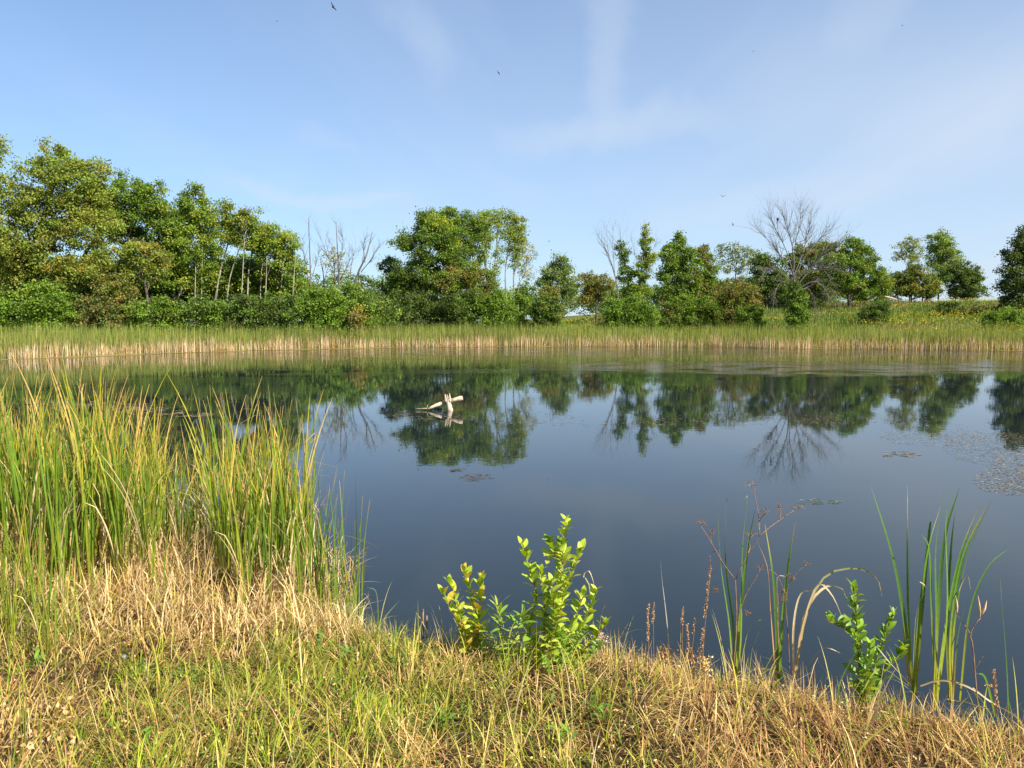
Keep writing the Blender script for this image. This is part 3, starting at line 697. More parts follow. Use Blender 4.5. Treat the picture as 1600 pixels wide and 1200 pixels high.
tree('broadleaf_tree', 'dense green tree with a pointed top right of the vine columns', 118, [[(1052, 515), (1056, 470), (1062, 400)], [(1070, 500), (1072, 450), (1070, 400)]],
     [(1064, 378, 13, 15), (1048, 398, 20, 20), (1075, 402, 20, 20), (1050, 430, 26, 26), (1078, 435, 24, 26), (1065, 462, 28, 22)], GREEN + MIDY[:1] + DARK[:1], 1.0, .25, .7, tr=.2, group=TR, seed=77,
     extra=[([(1048, 395, 16, 14)], [(.15, .22, .02)], .4), ([(1085, 440, 16, 22), (1040, 470, 14, 14)], BROWN, .4)])
tree('broadleaf_tree', 'green tree joined to the right side of the pointed dense tree', 120, [[(1102, 505), (1102, 460), (1100, 410)]], [(1100, 398, 16, 16), (1106, 420, 16, 22), (1100, 450, 22, 24)], GREEN + BROWN[:1], .95, .25, .7, tr=.17, group=TR, seed=78)
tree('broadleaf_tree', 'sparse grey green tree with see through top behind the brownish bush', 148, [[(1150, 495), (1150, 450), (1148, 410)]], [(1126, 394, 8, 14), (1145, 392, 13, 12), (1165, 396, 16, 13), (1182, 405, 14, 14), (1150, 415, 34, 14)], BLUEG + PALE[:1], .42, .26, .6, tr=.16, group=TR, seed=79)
tree('broadleaf_tree', 'dark rounded tree left behind the large bare tree', 138, [[(1198, 495), (1198, 460), (1200, 430)]], [(1200, 425, 26, 24), (1185, 445, 22, 20), (1215, 445, 24, 24), (1190, 405, 14, 12)], DARK + GREEN[:1], 1.0, .27, .75, tr=.2, group=TR, seed=80)
shrub('yellow brown rounded bush beside the green twin trees', 114, [(1150, 455, 30, 24), (1135, 475, 26, 20), (1168, 472, 22, 20)], BROWN + OLIVE + YELG[:1], .9, .23, .6, SL, 81)
tree('broadleaf_tree', 'olive tree directly behind the large bare tree', 142, [[(1262, 495), (1262, 440), (1265, 400)]], [(1262, 395, 28, 16), (1285, 390, 20, 12), (1245, 410, 22, 18), (1280, 415, 26, 20), (1260, 440, 34, 22), (1290, 455, 24, 20)], OLIVE + GREEN, .85, .27, .75, tr=.2, group=TR, seed=82)
# the big bare tree
bare_tree('dead_tree', 'large bare grey tree with a wide fan of branches standing in the meadow', 103, [[(1243, 508), (1241, 460), (1240, 425)]],
   [[(1240, 440), (1222, 405), (1205, 380), (1182, 358)], [(1240, 430), (1228, 390), (1213, 360), (1203, 335)], [(1240, 428), (1238, 385), (1228, 350), (1222, 330)],
    [(1240, 425), (1243, 380), (1250, 350), (1250, 328)], [(1241, 430), (1254, 395), (1265, 355), (1268, 335)], [(1242, 432), (1262, 395), (1285, 370), (1296, 352)],
    [(1242, 440), (1270, 410), (1290, 395), (1320, 370)], [(1242, 450), (1265, 425), (1295, 418), (1318, 425)], [(1243, 455), (1270, 440), (1288, 450), (1300, 475)],
    [(1243, 460), (1260, 450), (1272, 465), (1275, 490)], [(1241, 450), (1222, 440), (1212, 455), (1208, 480)], [(1242, 440), (1262, 415), (1285, 420), (1305, 450)],
    [(1240, 445), (1220, 425), (1200, 420), (1190, 432)]], 2, .22, seed=90, spread=.5, twig=2.2)
shrub('vine thicket of bright leaves climbing the foot of the large bare tree', 102, [(1246, 452, 9, 14), (1246, 472, 14, 18), (1242, 492, 14, 14), (1252, 462, 11, 12)], BRIGHT + DARK[:2] + GREEN, 1.1, .2, .4, None, 91, 'vine_thicket', 'climbing plant')
# right trees
tree('oak_tree', 'large green oak with a short dark trunk right of the bare tree', 134, [[(1326, 492), (1326, 460), (1328, 420)]],
     [(1332, 388, 24, 20), (1310, 402, 22, 22), (1352, 405, 24, 22), (1330, 425, 34, 24), (1360, 432, 26, 22), (1305, 440, 24, 20), (1340, 452, 36, 14), (1380, 445, 12, 18)], GREEN + OLIVE[:1], .9, .27, .75, tr=.26, group=TR, seed=92)
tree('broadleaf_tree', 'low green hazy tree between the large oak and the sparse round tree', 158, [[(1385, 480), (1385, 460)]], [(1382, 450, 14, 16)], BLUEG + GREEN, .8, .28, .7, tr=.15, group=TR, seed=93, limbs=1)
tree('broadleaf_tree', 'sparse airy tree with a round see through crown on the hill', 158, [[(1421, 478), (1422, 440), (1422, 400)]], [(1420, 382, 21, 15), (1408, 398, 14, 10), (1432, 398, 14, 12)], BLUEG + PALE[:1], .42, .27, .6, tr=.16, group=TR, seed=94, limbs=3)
tree('broadleaf_tree', 'light green tall tree with a stepped crown right of the airy round tree', 160, [[(1466, 480), (1466, 440), (1465, 390)]], [(1466, 376, 18, 14), (1478, 388, 18, 20), (1460, 400, 14, 22), (1482, 412, 22, 22), (1470, 430, 20, 16)], [(.10, .17, .05), (.08, .15, .04), (.12, .19, .05)], .75, .28, .75, tr=.2, group=TR, seed=95)
tree('broadleaf_tree', 'dark tree with yellow tufts below the airy round tree', 150, [[(1424, 480), (1424, 460), (1424, 430)], [(1441, 482), (1441, 450), (1440, 430)]], [(1412, 442, 20, 20), (1430, 428, 16, 16), (1445, 442, 22, 20), (1425, 455, 26, 14), (1458, 455, 16, 14)], DARK + OLIVE[:2], 1.0, .27, .7, tr=.2, group=TR, seed=96,
     extra=[([(1455, 445, 16, 18), (1422, 408, 8, 10)], YELG[:2], .5)])
tree('oak_tree', 'dark rounded tree at the right end of the hilltop row', 156, [[(1510, 480), (1510, 460), (1510, 440)]], [(1508, 428, 24, 20), (1495, 445, 20, 20), (1522, 440, 18, 22), (1512, 455, 28, 14)], DARK, 1.1, .28, .75, tr=.22, group=TR, seed=97)
tree('oak_tree', 'big dark oak cut by the right edge of the photo', 118, [[(1612, 500), (1610, 460), (1606, 400)]],
     [(1600, 372, 18, 18), (1590, 392, 22, 18), (1620, 395, 34, 36), (1585, 425, 24, 22), (1575, 445, 18, 14), (1605, 450, 34, 26), (1660, 410, 50, 60), (1590, 472, 26, 14)], [(.035, .075, .03), (.04, .085, .03), (.03, .06, .025)], .85, .26, .75, tr=.35, group=TR, seed=98,  # leaves coloured dark to paint in the crown's shaded side
     extra=[([(1600, 398, 10, 8)], ORANGE, .9)])  # sunlit patch painted in as orange leaves
# distant mass of woodland behind everything
acc = Acc(); rs = np.random.RandomState(3)
for k in range(46):
    px = -80 + k * 16 + rs.uniform(-6, 6); 
    foliage(acc, [(px, rs.uniform(452, 462), rs.uniform(16, 26), rs.uniform(22, 32))], 145 + rs.uniform(-8, 8), DARK + GREEN, .42, .34, .9, rs)
for k in range(40):
    px = 690 + k * 13 + rs.uniform(-6, 6)
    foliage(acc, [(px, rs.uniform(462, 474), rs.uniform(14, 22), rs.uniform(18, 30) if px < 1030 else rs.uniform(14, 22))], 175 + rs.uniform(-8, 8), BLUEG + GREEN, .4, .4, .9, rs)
for k in range(72):                                      # understorey between the left trunks, leaf colour lightened to look lit
    px = -70 + k * 7.6 + rs.uniform(-6, 6)
    foliage(acc, [(px, rs.uniform(415, 470), rs.uniform(18, 28), rs.uniform(24, 40))], 106 + rs.uniform(-4, 4), GREEN + MIDY + OLIVE[:1], .75, .28, .8, rs)
for k in range(30):
    px = -70 + k * 23 + rs.uniform(-6, 6)
    foliage(acc, [(px, rs.uniform(478, 492), 26, 22)], 98 + rs.uniform(-3, 3), DARK + GREEN, .7, .28, .8, rs)
for k in range(16):
    px = 600 + k * 15 + rs.uniform(-4, 4)
    foliage(acc, [(px, rs.uniform(462, 488), 20, 26)], 132 + rs.uniform(-3, 3), DARK + GREEN, .7, .3, .8, rs)
for k in range(26):
    px = 1090 + k * 13 + rs.uniform(-4, 4)
    foliage(acc, [(px, rs.uniform(448, 462), 16, rs.uniform(16, 26))], 163 + rs.uniform(-3, 3), DARK + GREEN, .7, .32, .8, rs)
for k in range(18):
    px = 930 + k * 22 + rs.uniform(-4, 4)
    if px < 1320: foliage(acc, [(px, rs.uniform(455, 470), 20, 22)], 150 + rs.uniform(-3, 3), DARK + GREEN, .6, .3, .8, rs)
tag(link('distant_woodland', acc.mesh('distant_woodland', M_TREE)), 'dense distant woodland closing the view behind the shore trees', 'woodland', kind='stuff')

# ------------------------------------------------------------------ far cattail belt
def palette(cols, n, rs, jit=.2):
    c = np.array(cols)[rs.randint(0, len(cols), n)]
    return c * rs.uniform(1 - jit, 1 + jit, (n, 1))
fp = np.array(far_pts + [(-43, 52), (-46, 46)]); 
fp = np.concatenate([[(66, 60), (60, 68)], fp])
seg = np.linalg.norm(np.diff(fp, axis=0), axis=1); cum = np.concatenate([[0], np.cumsum(seg)])
def shore(n, rs, lo, hi, pw=1.0):
    s_ = rs.uniform(0, cum[-1], n); x = np.interp(s_, cum, fp[:, 0]); y = np.interp(s_, cum, fp[:, 1])
    tx = np.gradient(fp[:, 0], cum); ty = np.gradient(fp[:, 1], cum)
    tx = np.interp(s_, cum, tx); ty = np.interp(s_, cum, ty); ll = np.hypot(tx, ty)
    nx, ny = ty / ll, -tx / ll                      # outward (away from camera)
    flip = np.sign(ny); flip[flip == 0] = 1; nx = nx * flip; ny = ny * flip
    d = lo + (hi - lo) * rs.uniform(0, 1, n) ** pw
    return x + nx * d, y + ny * d, d, s_
rs = np.random.RandomState(21); acc = Acc()
n = 30000
x, y, d, s_ = shore(n, rs, .15, 13, 1.25)
thin = fnoise(x, y, .35, 5)
z = np.maximum(H(x, y), 0) - .02
hh = rs.uniform(1.75, 2.75, n) * (.70 + .58 * fnoise(x, y, .22, 8)) * np.where(x > 10, .95, 1)
gcol = palette([(.15, .22, .03), (.19, .25, .035), (.12, .19, .03), (.24, .26, .05), (.28, .26, .07)], n, rs)
px_bright = fnoise(x, y, .12, 4)[:, None]
gcol = gcol * (.8 + .45 * px_bright)
tan = palette([(.5, .38, .23), (.42, .31, .18), (.33, .26, .12)], n, rs)
V_, Q_, T_, C_ = blades(np.stack([x, y, z], 1), hh, rs.uniform(.03, .055, n), rs.uniform(0, 2 * PI, n), rs.uniform(0, .09, n), rs.uniform(0, .3, n), tan * .5 + gcol * .5, gcol, 4, None, .55)
acc.add(V_, Q_, T_, C_)
n = 9500                                             # tan dead stalks at the water's edge
x, y, d, s_ = shore(n, rs, -.15, 1.3, 1.2)
keep = vnoise(s_, s_ * 0, .9, 3) + rs.uniform(-.5, .5, n) > .25
x, y, d, s_ = x[keep], y[keep], d[keep], s_[keep]; n = len(x)
z = np.maximum(H(x, y), 0) - .03
hh = rs.uniform(.7, 1.55, n) * (.7 + .5 * vnoise(s_, s_ * 0, .6, 7))
tan = palette([(.74, .56, .42), (.68, .50, .35), (.78, .62, .48), (.55, .37, .2), (.42, .3, .1)], n, rs)
V_, Q_, T_, C_ = blades(np.stack([x, y, z], 1), hh, rs.uniform(.025, .05, n), rs.uniform(0, 2 * PI, n), rs.uniform(0, .16, n), rs.uniform(0, .35, n), tan, tan, 3)
acc.add(V_, Q_, T_, C_)
tag(link('cattail_belt', acc.mesh('cattail_belt', M_GRASS)), 'long belt of green cattails with tan bases along the far shore', 'cattails', kind='stuff')

# duckweed rim along the far shore
acc = Acc(); n = 9000
x, y, d, s_ = shore(n, rs, .4, -2.9, 1.5)
keep = (fnoise(s_, d * .8, .22, 4) > .30 + .12 * np.abs(d) + .3 * sm(12, 30, x)) ; x, y = x[keep], y[keep]; n = len(x)
an = rs.uniform(0, 2 * PI, n)[:, None] + np.arange(4) * PI / 2
rr = rs.uniform(.10, .38, (n, 1)) * rs.uniform(.7, 1.3, (n, 4))
V = np.stack([x[:, None] + np.cos(an) * rr * 1.6, y[:, None] + np.sin(an) * rr * .6, np.full((n, 4), 0) + rs.uniform(.004, .012, (n, 1))], -1).reshape(-1, 3)
acc.add(V, (np.arange(n) * 4)[:, None] + np.arange(4), None, np.repeat(palette([(.26, .25, .05), (.22, .2, .05), (.3, .26, .08)], n, rs), 4, axis=0))
tag(link('duckweed', acc.mesh('duckweed', M_DRY)), 'yellow green duckweed film lining the foot of the far cattails', 'duckweed', kind='stuff')

# ------------------------------------------------------------------ meadow on the right
rs = np.random.RandomState(31); acc = Acc(); fl = Acc()
n = 52000
u = rs.uniform(800, 1750, n); Y = 88 + 78 * rs.uniform(0, 1, n) ** 1.15
x = (u - 800) / F * Y; y = Y; s_ = sdf(x, y); k_ = (s_ > 8); x, y = x[k_], y[k_]; n = len(x)
z = H(x, y) - .03
nz = fnoise(x, y, .10, 12); n2 = fnoise(x * .4, y, .16, 14)
base = np.where((n2 > .55)[:, None], palette([(.20, .26, .035), (.15, .23, .03)], n, rs), palette([(.25, .26, .06), (.30, .25, .09), (.19, .23, .05)], n, rs))
base = np.where(((nz > .60) & (n2 < .5))[:, None], palette([(.2, .13, .07), (.16, .12, .05)], n, rs), base)
hh = rs.uniform(.35, .85, n) * (.6 + .9 * n2)
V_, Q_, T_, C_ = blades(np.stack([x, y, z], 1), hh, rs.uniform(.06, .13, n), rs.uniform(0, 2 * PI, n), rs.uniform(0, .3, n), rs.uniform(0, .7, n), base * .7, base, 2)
acc.add(V_, Q_, T_, C_)
# low leafy plants
n = 30000
u = rs.uniform(840, 1750, n); Y = 88 + 70 * rs.uniform(0, 1, n); x = (u - 800) / F * Y; y = Y
k_ = (sdf(x, y) > 8) & (fnoise(x * .5, y, .13, 22) > .52); x, y = x[k_], y[k_]; n = len(x)
z = H(x, y) + rs.uniform(.1, .9, n) * (fnoise(x * .5, y, .13, 22) - .40) * 3.0
c = palette([(.07, .15, .02), (.10, .19, .025), (.05, .11, .02)], n, rs)
V_, Q_, C_ = leafquads(np.stack([x, y, z], 1), rs.uniform(.18, .34, n), rs.uniform(.12, .24, n), c, .5, rs); acc.add(V_, Q_, None, C_)
tag(link('meadow_plants', acc.mesh('meadow_plants', M_GRASS)), 'rough meadow of green and tan plants rising behind the right shore', 'meadow', kind='stuff')
n = 26000
u = rs.uniform(860, 1700, n); Y = 90 + 68 * rs.uniform(0, 1, n); x = (u - 800) / F * Y; y = Y
dn = fnoise(x * .35, y, .12, 33) + .16 * np.exp(-((u - 1420) / 70) ** 2) * (np.abs(Y - 104) < 9) + .14 * sm(120, 150, Y) * sm(1330, 1400, u) + .05
k_ = (sdf(x, y) > 9) & (dn > .57); x, y = x[k_], y[k_]; n = len(x)
z = H(x, y) + rs.uniform(.5, 1.0, n)
c = palette([(.62, .46, .02), (.5, .40, .03), (.42, .36, .04)], n, rs)
V_, Q_, C_ = leafquads(np.stack([x, y, z], 1), rs.uniform(.10, .22, n), rs.uniform(.08, .15, n), c, .7, rs); fl.add(V_, Q_, None, C_)
tag(link('goldenrod', fl.mesh('goldenrod', M_DRY)), 'drifts of yellow goldenrod flowers scattered over the right meadow', 'goldenrod', kind='stuff')
MB_ = [('dark low bush on the meadow below the large oak', 112, [(1360, 482, 16, 9), (1375, 478, 14, 9)], DARK + GREEN[:1]),
       ('dark green bush in the meadow below the yellow tufted tree', 118, [(1476, 480, 14, 8), (1488, 476, 10, 8)], DARK),
       ('brownish dark bush on the slope left of the big dark oak', 116, [(1525, 482, 22, 6)], DARK + BROWN),
       ('green bush at the foot of the yellow brown bush', 106, [(1165, 488, 20, 10), (1180, 484, 16, 9)], GREEN),
       ('small round green bush on the slope below the low hazy tree', 122, [(1376, 470, 10, 8)], GREEN),
       ('leafy green bush in the meadow at the right edge of the photo', 100, [(1580, 490, 26, 10), (1550, 492, 16, 7)], GREEN + BRIGHT[:1])]
for k, (lb, Y, lob, cc) in enumerate(MB_): shrub(lb, Y, lob, cc, 1.0, .2, .4, 'low bushes in the right meadow', 100 + k)
# pale path glimpsed behind the shore
V = []
for t in np.linspace(0, 1, 16):
    xx, yy = 3 + 34 * t, 118 + 3 * math.sin(t * 3)
    for e in (-.9, .9): V.append((xx, yy + e, h1(xx, yy + e) + .10))
Q = [[2 * q, 2 * q + 2, 2 * q + 3, 2 * q + 1] for q in range(15)]
m_path = bark_mat('gravel_path', (.34, .3, .24), (.5, .46, .38), 3)
tag(link('path', mesh_np('path', V, Q, None, None, m_path)), kind='structure')

# ------------------------------------------------------------------ floating weed
def weedmat(label, spots, n, size, cols, seed, asp=1.7, kind=None):
    """spots: pixel ellipses (cx, cy, rx, ry) on the water"""
    rs = np.random.RandomState(seed); a = Acc()
    tot = sum(q[2] * q[3] for q in spots)
    for (cx, cy, rx, ry) in spots:
        m_ = max(8, int(n * rx * ry / tot))
        r = rs.uniform(0, 1, m_) ** .6; t = rs.uniform(0, 2 * PI, m_)
        pxs = cx + rx * r * np.cos(t); pys = np.maximum(cy + ry * r * np.sin(t), 546)
        g = np.array([G(a_, b_) for a_, b_ in zip(pxs, pys)])
        kp = (.5 * fnoise(g[:, 0] * .7, g[:, 1] * .45, 1.0, seed) + .5 * fnoise(g[:, 0], g[:, 1] * .6, 3.4, seed + 5) + rs.uniform(-.16, .16, m_)) > .48
        g = g[kp]; m_ = len(g)
        if m_ == 0: continue
        an = rs.uniform(0, 2 * PI, m_)[:, None] + np.arange(6) * PI / 3
        rr = size * rs.uniform(.4, 1.3, (m_, 1)) * rs.uniform(.5, 1.4, (m_, 6))
        th = rs.uniform(-.5, .5, m_)[:, None]; lx = np.cos(an) * rr * asp; ly = np.sin(an) * rr * .5
        vx = g[:, :1] + lx * np.cos(th) - ly * np.sin(th); vy_ = g[:, 1:2] + lx * np.sin(th) + ly * np.cos(th)
        vz = rs.uniform(.004, .012, (m_, 1)) + rs.uniform(0, .004, (m_, 6))
        V = np.stack([vx, vy_, vz], -1).reshape(-1, 3)
        b = (np.arange(m_) * 6)[:, None]
        a.add(V, np.concatenate([b + np.array([0, 1, 2, 3]), b + np.array([0, 3, 4, 5])]), None, np.repeat(palette(cols, m_, rs, .35), 6, axis=0))
    o = link('floating_weed', a.mesh('floating_weed', M_DRY)); tag(o, label, 'water weed', None, kind); return o
BRW = [(.20, .15, .09), (.12, .09, .05), (.3, .24, .16), (.08, .07, .03)]
GRW = [(.10, .14, .05), (.06, .09, .03), (.16, .19, .09)]
weedmat('brown scatter of floating weed spreading from the right edge of the pond', [(1560, 700, 90, 26), (1480, 680, 110, 18), (1590, 750, 70, 24), (1600, 725, 60, 20), (1350, 655, 120, 10)], 7000, .015, [(.26, .21, .13), (.14, .11, .06), (.34, .29, .19), (.07, .06, .03)], 51, asp=2.0, kind='stuff')
weedmat('streak of brown weed right of the big tree reflection', [(1405, 710, 34, 5)], 120, .03, BRW, 52)
weedmat('small dark raft of weed on calm water behind the dried umbel', [(1278, 784, 36, 5)], 130, .022, GRW + BRW[:1], 53)
weedmat('brown weed raft lying around the foot of the driftwood', [(690, 651, 62, 9), (640, 648, 40, 6)], 520, .04, BRW + GRW[:1], 54)
weedmat('pale scatter of weed right of the driftwood', [(830, 655, 70, 12)], 300, .03, BRW, 55)
weedmat('dark twigs of weed floating below the driftwood reflection', [(745, 746, 27, 6), (715, 735, 14, 3)], 130, .03, BRW[1:2] + BRW[3:], 56)
weedmat('green weed streak on the water behind the driftwood', [(740, 580, 62, 4), (790, 577, 80, 3)], 260, .10, GRW, 57)
weedmat('brown weed mat showing between the left reeds', [(235, 640, 60, 10), (120, 634, 90, 8), (290, 648, 50, 4)], 900, .07, [(.2, .17, .10), (.15, .13, .07), (.24, .2, .12)], 58)
weedmat('thin grey weed film on the right part of the pond', [(1210, 655, 190, 9), (1000, 662, 150, 7)], 420, .035, BRW, 59, kind='stuff')
weedmat('scattered specks of weed near the far cattails', [(880, 551, 420, 5), (1350, 553, 260, 5), (560, 560, 320, 7), (1150, 566, 300, 6)], 2600, .13, GRW + BRW[:1], 60, kind='stuff')

# ------------------------------------------------------------------ driftwood
g = G(700, 641); YL = g[1]
dw = empty('driftwood', (g[0], g[1], 0), 'bleached driftwood stump with a crossing log on the open water', 'driftwood'); org = np.array(dw.location)
def PW(px, py, dy=0): return P(px, py, YL + dy)
a = Acc(); pts = spline([PW(667, 640, -.05), PW(680, 634), PW(697, 628, .12), PW(712, 624.5, .12), PW(723, 622, .1)], 14)
rr = np.array([.02, .045, .06, .07, .075, .075, .075, .08, .085, .09, .1, .105, .11, .085]) * .82
tube(a, pts, rr, 10, jit=.1); link('log', a.mesh('log', M_LOG, True, org), dw)
a = Acc(); pts = spline([PW(704, 646), PW(702, 636), PW(700, 627)], 8)
tube(a, pts, np.array([.105, .10, .098, .095, .09, .088, .082, .07]), 11, jit=.1); link('stump', a.mesh('stump', M_LOG, True, org), dw)
for (bx, by, tx, ty, r_) in [(697, 628, 695.5, 615.5, .05), (703, 628, 702.5, 614.5, .04), (700, 628, 698.5, 616, .03), (698, 630, 701, 618, .03)]:
    a = Acc(); tube(a, spline([PW(bx, by, -.04), PW((bx + tx) / 2, (by + ty) / 2, -.03), PW(tx, ty, 0)], 6), np.array([1.1, 1, .9, .7, .5, .12]) * r_, 6, jit=.15)
    link('splinter', a.mesh('splinter', M_LOG, True, org), dw)
a = Acc(); tube(a, spline([PW(668, 637), PW(667.5, 634), PW(669, 632)], 4), [.02, .015, .008, .004], 5); tube(a, spline([PW(650, 638.5), PW(660, 638.3), PW(667, 638)], 5), [.005, .01, .012, .014, .018], 5)
link('twig', a.mesh('twig', M_LOG, True, org), dw)

# ------------------------------------------------------------------ birds
m_bird = bark_mat('dark_plumage', (.02, .02, .025), (.06, .055, .06), 30)
def bird(px, py, Y, span, az, roll, label, flap=.35):
    c = P(px, py, Y); root = empty('swallow', c, label, 'bird', 'swallows flying over the pond')
    root.rotation_euler = (roll, 0, az)
    a = Acc(); L = span * .42
    tube(a, [(-L * .5, 0, 0), (-L * .3, 0, 0), (0, 0, 0), (L * .25, 0, .01), (L * .42, 0, .01), (L * .5, 0, 0)], np.array([.01, .04, .085, .075, .05, .008]) * span, 7)
    a.add([(-L * .45, -.01, 0), (-L * .45, .01, 0), (-L * .95, .1 * span, 0), (-L * .7, 0, 0.005), (-L * .95, -.1 * span, 0)], None, [[0, 1, 3], [1, 2, 3], [0, 3, 4]], (.1, .1, .1))
    link('body', a.mesh('body', m_bird, True), root)
    for s_ in (-1, 1):
        a = Acc(); yv = [0, .18, .34, .5]; z_ = [0, flap * .18, flap * .2, flap * .15]
        lead = [.10, .13, .04, -.12]; trail = [-.10, -.07, -.10, -.14]
        V = []
        for q in range(4):
            V += [(lead[q] * span, s_ * yv[q] * span, z_[q] * span + .006), (trail[q] * span, s_ * yv[q] * span, z_[q] * span), (lead[q] * span, s_ * yv[q] * span, z_[q] * span - .006)]
        Q = []
        for q in range(3):
            b = q * 3; Q += [[b, b + 1, b + 4, b + 3], [b + 1, b + 2, b + 5, b + 4], [b + 2, b, b + 3, b + 5]]
        a.add(V, Q, None, (.1, .1, .1)); link('wing', a.mesh('wing', m_bird, False), root)
bird(520, 11, 26, .30, 2.2, .9, 'swallow nearest the top edge of the sky, left of centre', .6)
bird(433, 33, 60, .28, .6, .3, 'tiny far swallow high on the left of the sky')
bird(779, 114, 38, .30, .9, 1.0, 'swallow high over the central trees, wings in a slanting line', .1)
bird(1129, 307, 40, .30, 1.3, .2, 'swallow gliding over the twin green trees, left of the large bare tree', .9)
bird(1145, 351, 52, .28, .4, 1.1, 'small swallow just below the gliding one, left of the large bare tree')
bird(858, 377, 55, .30, .2, .2, 'swallow low in the sky right of the central tree group', .2)
bird(1177, 80, 70, .28, .7, .2, 'tiny swallow high in the sky right of centre')
bird(1410, 40, 70, .28, .2, .6, 'tiny swallow near the top right of the sky')
# bird on the bare tree
c = P(1215, 343, 103); pb = empty('perched_bird', c, 'dark bird perched on a twig of the large bare tree', 'bird')
a = Acc(); tube(a, [(-.02, 0, -.28), (0, 0, -.18), (0, 0, 0), (.02, 0, .14), (.05, 0, .22), (.08, 0, .24)], [.02, .09, .15, .13, .09, .02], 8); link('body', a.mesh('body', m_bird, True), pb)
a = Acc(); tube(a, [(-.03, 0, -.2), (-.08, 0, -.42), (-.1, 0, -.55)], [.05, .045, .02], 5); link('tail', a.mesh('tail', m_bird, True), pb)

# ------------------------------------------------------------------ near bank: grass and thatch
def scatter(n, rs, x0, x1, y0, y1): return rs.uniform(x0, x1, n), rs.uniform(y0, y1, n)
def proj(x, y, z):
    dz = z - CAMH; dep = y * CP - dz * SP
    return 800 + F * x / dep, 600 - F * (y * SP + dz * CP) / dep
rs = np.random.RandomState(77)
def bankpts(n, smin=.0):
    X = []; Yv = []
    x, y = scatter(n * 2, rs, -9.5, 6.2, 2.9, 10.5)
    s_ = sdf(x, y); z = H(x, y); px, py = proj(x, y, z)
    k = (s_ > smin) & (px > -260) & (px < 1860) & (py < 1420)
    x, y, z, px, py, s_ = x[k], y[k], z[k], px[k], py[k], s_[k]
    m_ = min(n, len(x)); return x[:m_], y[:m_], z[:m_], px[:m_], py[:m_], s_[:m_]
STRAW = [(.70, .48, .18), (.78, .58, .27), (.58, .38, .13), (.42, .27, .09), (.64, .48, .15)]
RUST = [(.36, .18, .07), (.26, .13, .05), (.46, .26, .11)]
GRN = [(.22, .30, .02), (.31, .37, .025), (.14, .22, .02), (.40, .38, .04)]
def greenness(px, py, x, y):
    g = .92 * np.exp(-((px - 380) / 330) ** 2) * sm(965, 1050, py) + .55 * np.exp(-((px - 600) / 160) ** 2) * sm(970, 1000, py)
    g = g + .35 * np.exp(-((px - 60) / 90) ** 2) + .30 * np.exp(-((px - 900) / 120) ** 2) * sm(1040, 1150, py)
    g = g * (1 - .55 * np.exp(-((px - 90) / 90) ** 2) * sm(1080, 1150, py))
    return np.clip(1.35 * g * sm(.34, .62, .6 * fnoise(x, y, 1.1, 40) + .4 * fnoise(x, y, 3.2, 41)) + .05, 0, 1)
def tufted(x, y, rs, step, tight):
    """pull points towards jittered tuft centres; returns x, y, azimuth away from the centre, distance 0..1"""
    gx, gy = np.floor(x / step), np.floor(y / step)
    def hh_(a, b, s_):
        n_ = (a.astype(np.int64) * 73856093 ^ b.astype(np.int64) * 19349663 ^ s_ * 83492791) & 0x7fffffff
        n_ = ((n_ ^ (n_ >> 13)) * 1274126177) & 0x7fffffff
        return ((n_ ^ (n_ >> 16)) & 0xffff) / 65535.
    cx, cy = (gx + .15 + .7 * hh_(gx, gy, 1)) * step, (gy + .15 + .7 * hh_(gx, gy, 2)) * step
    nx_, ny_ = cx + (x - cx) * tight, cy + (y - cy) * tight
    return nx_, ny_, np.arctan2(y - cy, x - cx), np.hypot(x - cx, y - cy) / step, hh_(gx, gy, 3)
# dry thatch, low and messy
acc = Acc(); n = 80000
x, y, z, px, py, s_ = bankpts(n, -.05); n = len(x)
left = sm(640, 480, px) * sm(1010, 960, py)
col = palette(STRAW, n, rs, .25)
pale = fnoise(x, y, 2.4, 43)[:, None]; col = col * np.array([1, 1, 1]) * (.72 + .55 * pale) * np.array([1, .97, .9])
rk = (rs.rand(n) < (.25 + .45 * sm(900, 1450, px)) * fnoise(x, y, 1.8, 44) * 1.6); col[rk] = palette(RUST, rk.sum(), rs, .3)
gy = rs.rand(n) < .35 * greenness(px, py, x, y); col[gy] = palette([(.30, .30, .06), (.36, .31, .08)], gy.sum(), rs)
L = rs.uniform(.09, .26, n) * (1 + .5 * left) * (.65 + .7 * fnoise(x, y, 1.5, 46))
lean = np.abs(rs.normal(0.5, .38, n)) + left * rs.uniform(0, .8, n)
xt, yt, azt, dt, ht = tufted(x, y, rs, .13, .45)
comb_ = (fnoise(x, y, .9, 61) - .5) * 14
az = np.where(rs.rand(n) < .55, azt + rs.normal(size=n) * .5, comb_ + rs.normal(size=n) * .5)
lean = lean * .6 + dt * 1.1; z = H(xt, yt)
col = col * (.72 + .5 * ht)[:, None]
V_, Q_, T_, C_ = blades(np.stack([xt, yt, z - .01], 1), L * (.5 + .75 * ht) * (.30 + 1.5 * fnoise(x, y, 1.7, 64)), rs.uniform(.003, .009, n), az, lean, rs.uniform(-.1, 1.7, n), col * .55, col, 3)  # blade feet darkened, shade at the base put into the colour
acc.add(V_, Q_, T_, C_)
# little dead seed leaves giving the mottled crumbs between the straws
n = 26000; x, y, z, px, py, s_ = bankpts(n, 0); n = len(x)
col = palette(STRAW + RUST, n, rs, .3)
V_, Q_, C_ = leafquads(np.stack([x, y, z + rs.uniform(.01, .16, n)], 1), rs.uniform(.008, .028, n), rs.uniform(.004, .012, n), col, .2, rs); acc.add(V_, Q_, None, C_)
tag(link('dry_grass', acc.mesh('dry_grass', M_DRY)), 'matted straw coloured dry grass covering the near bank', 'dry grass', kind='stuff')
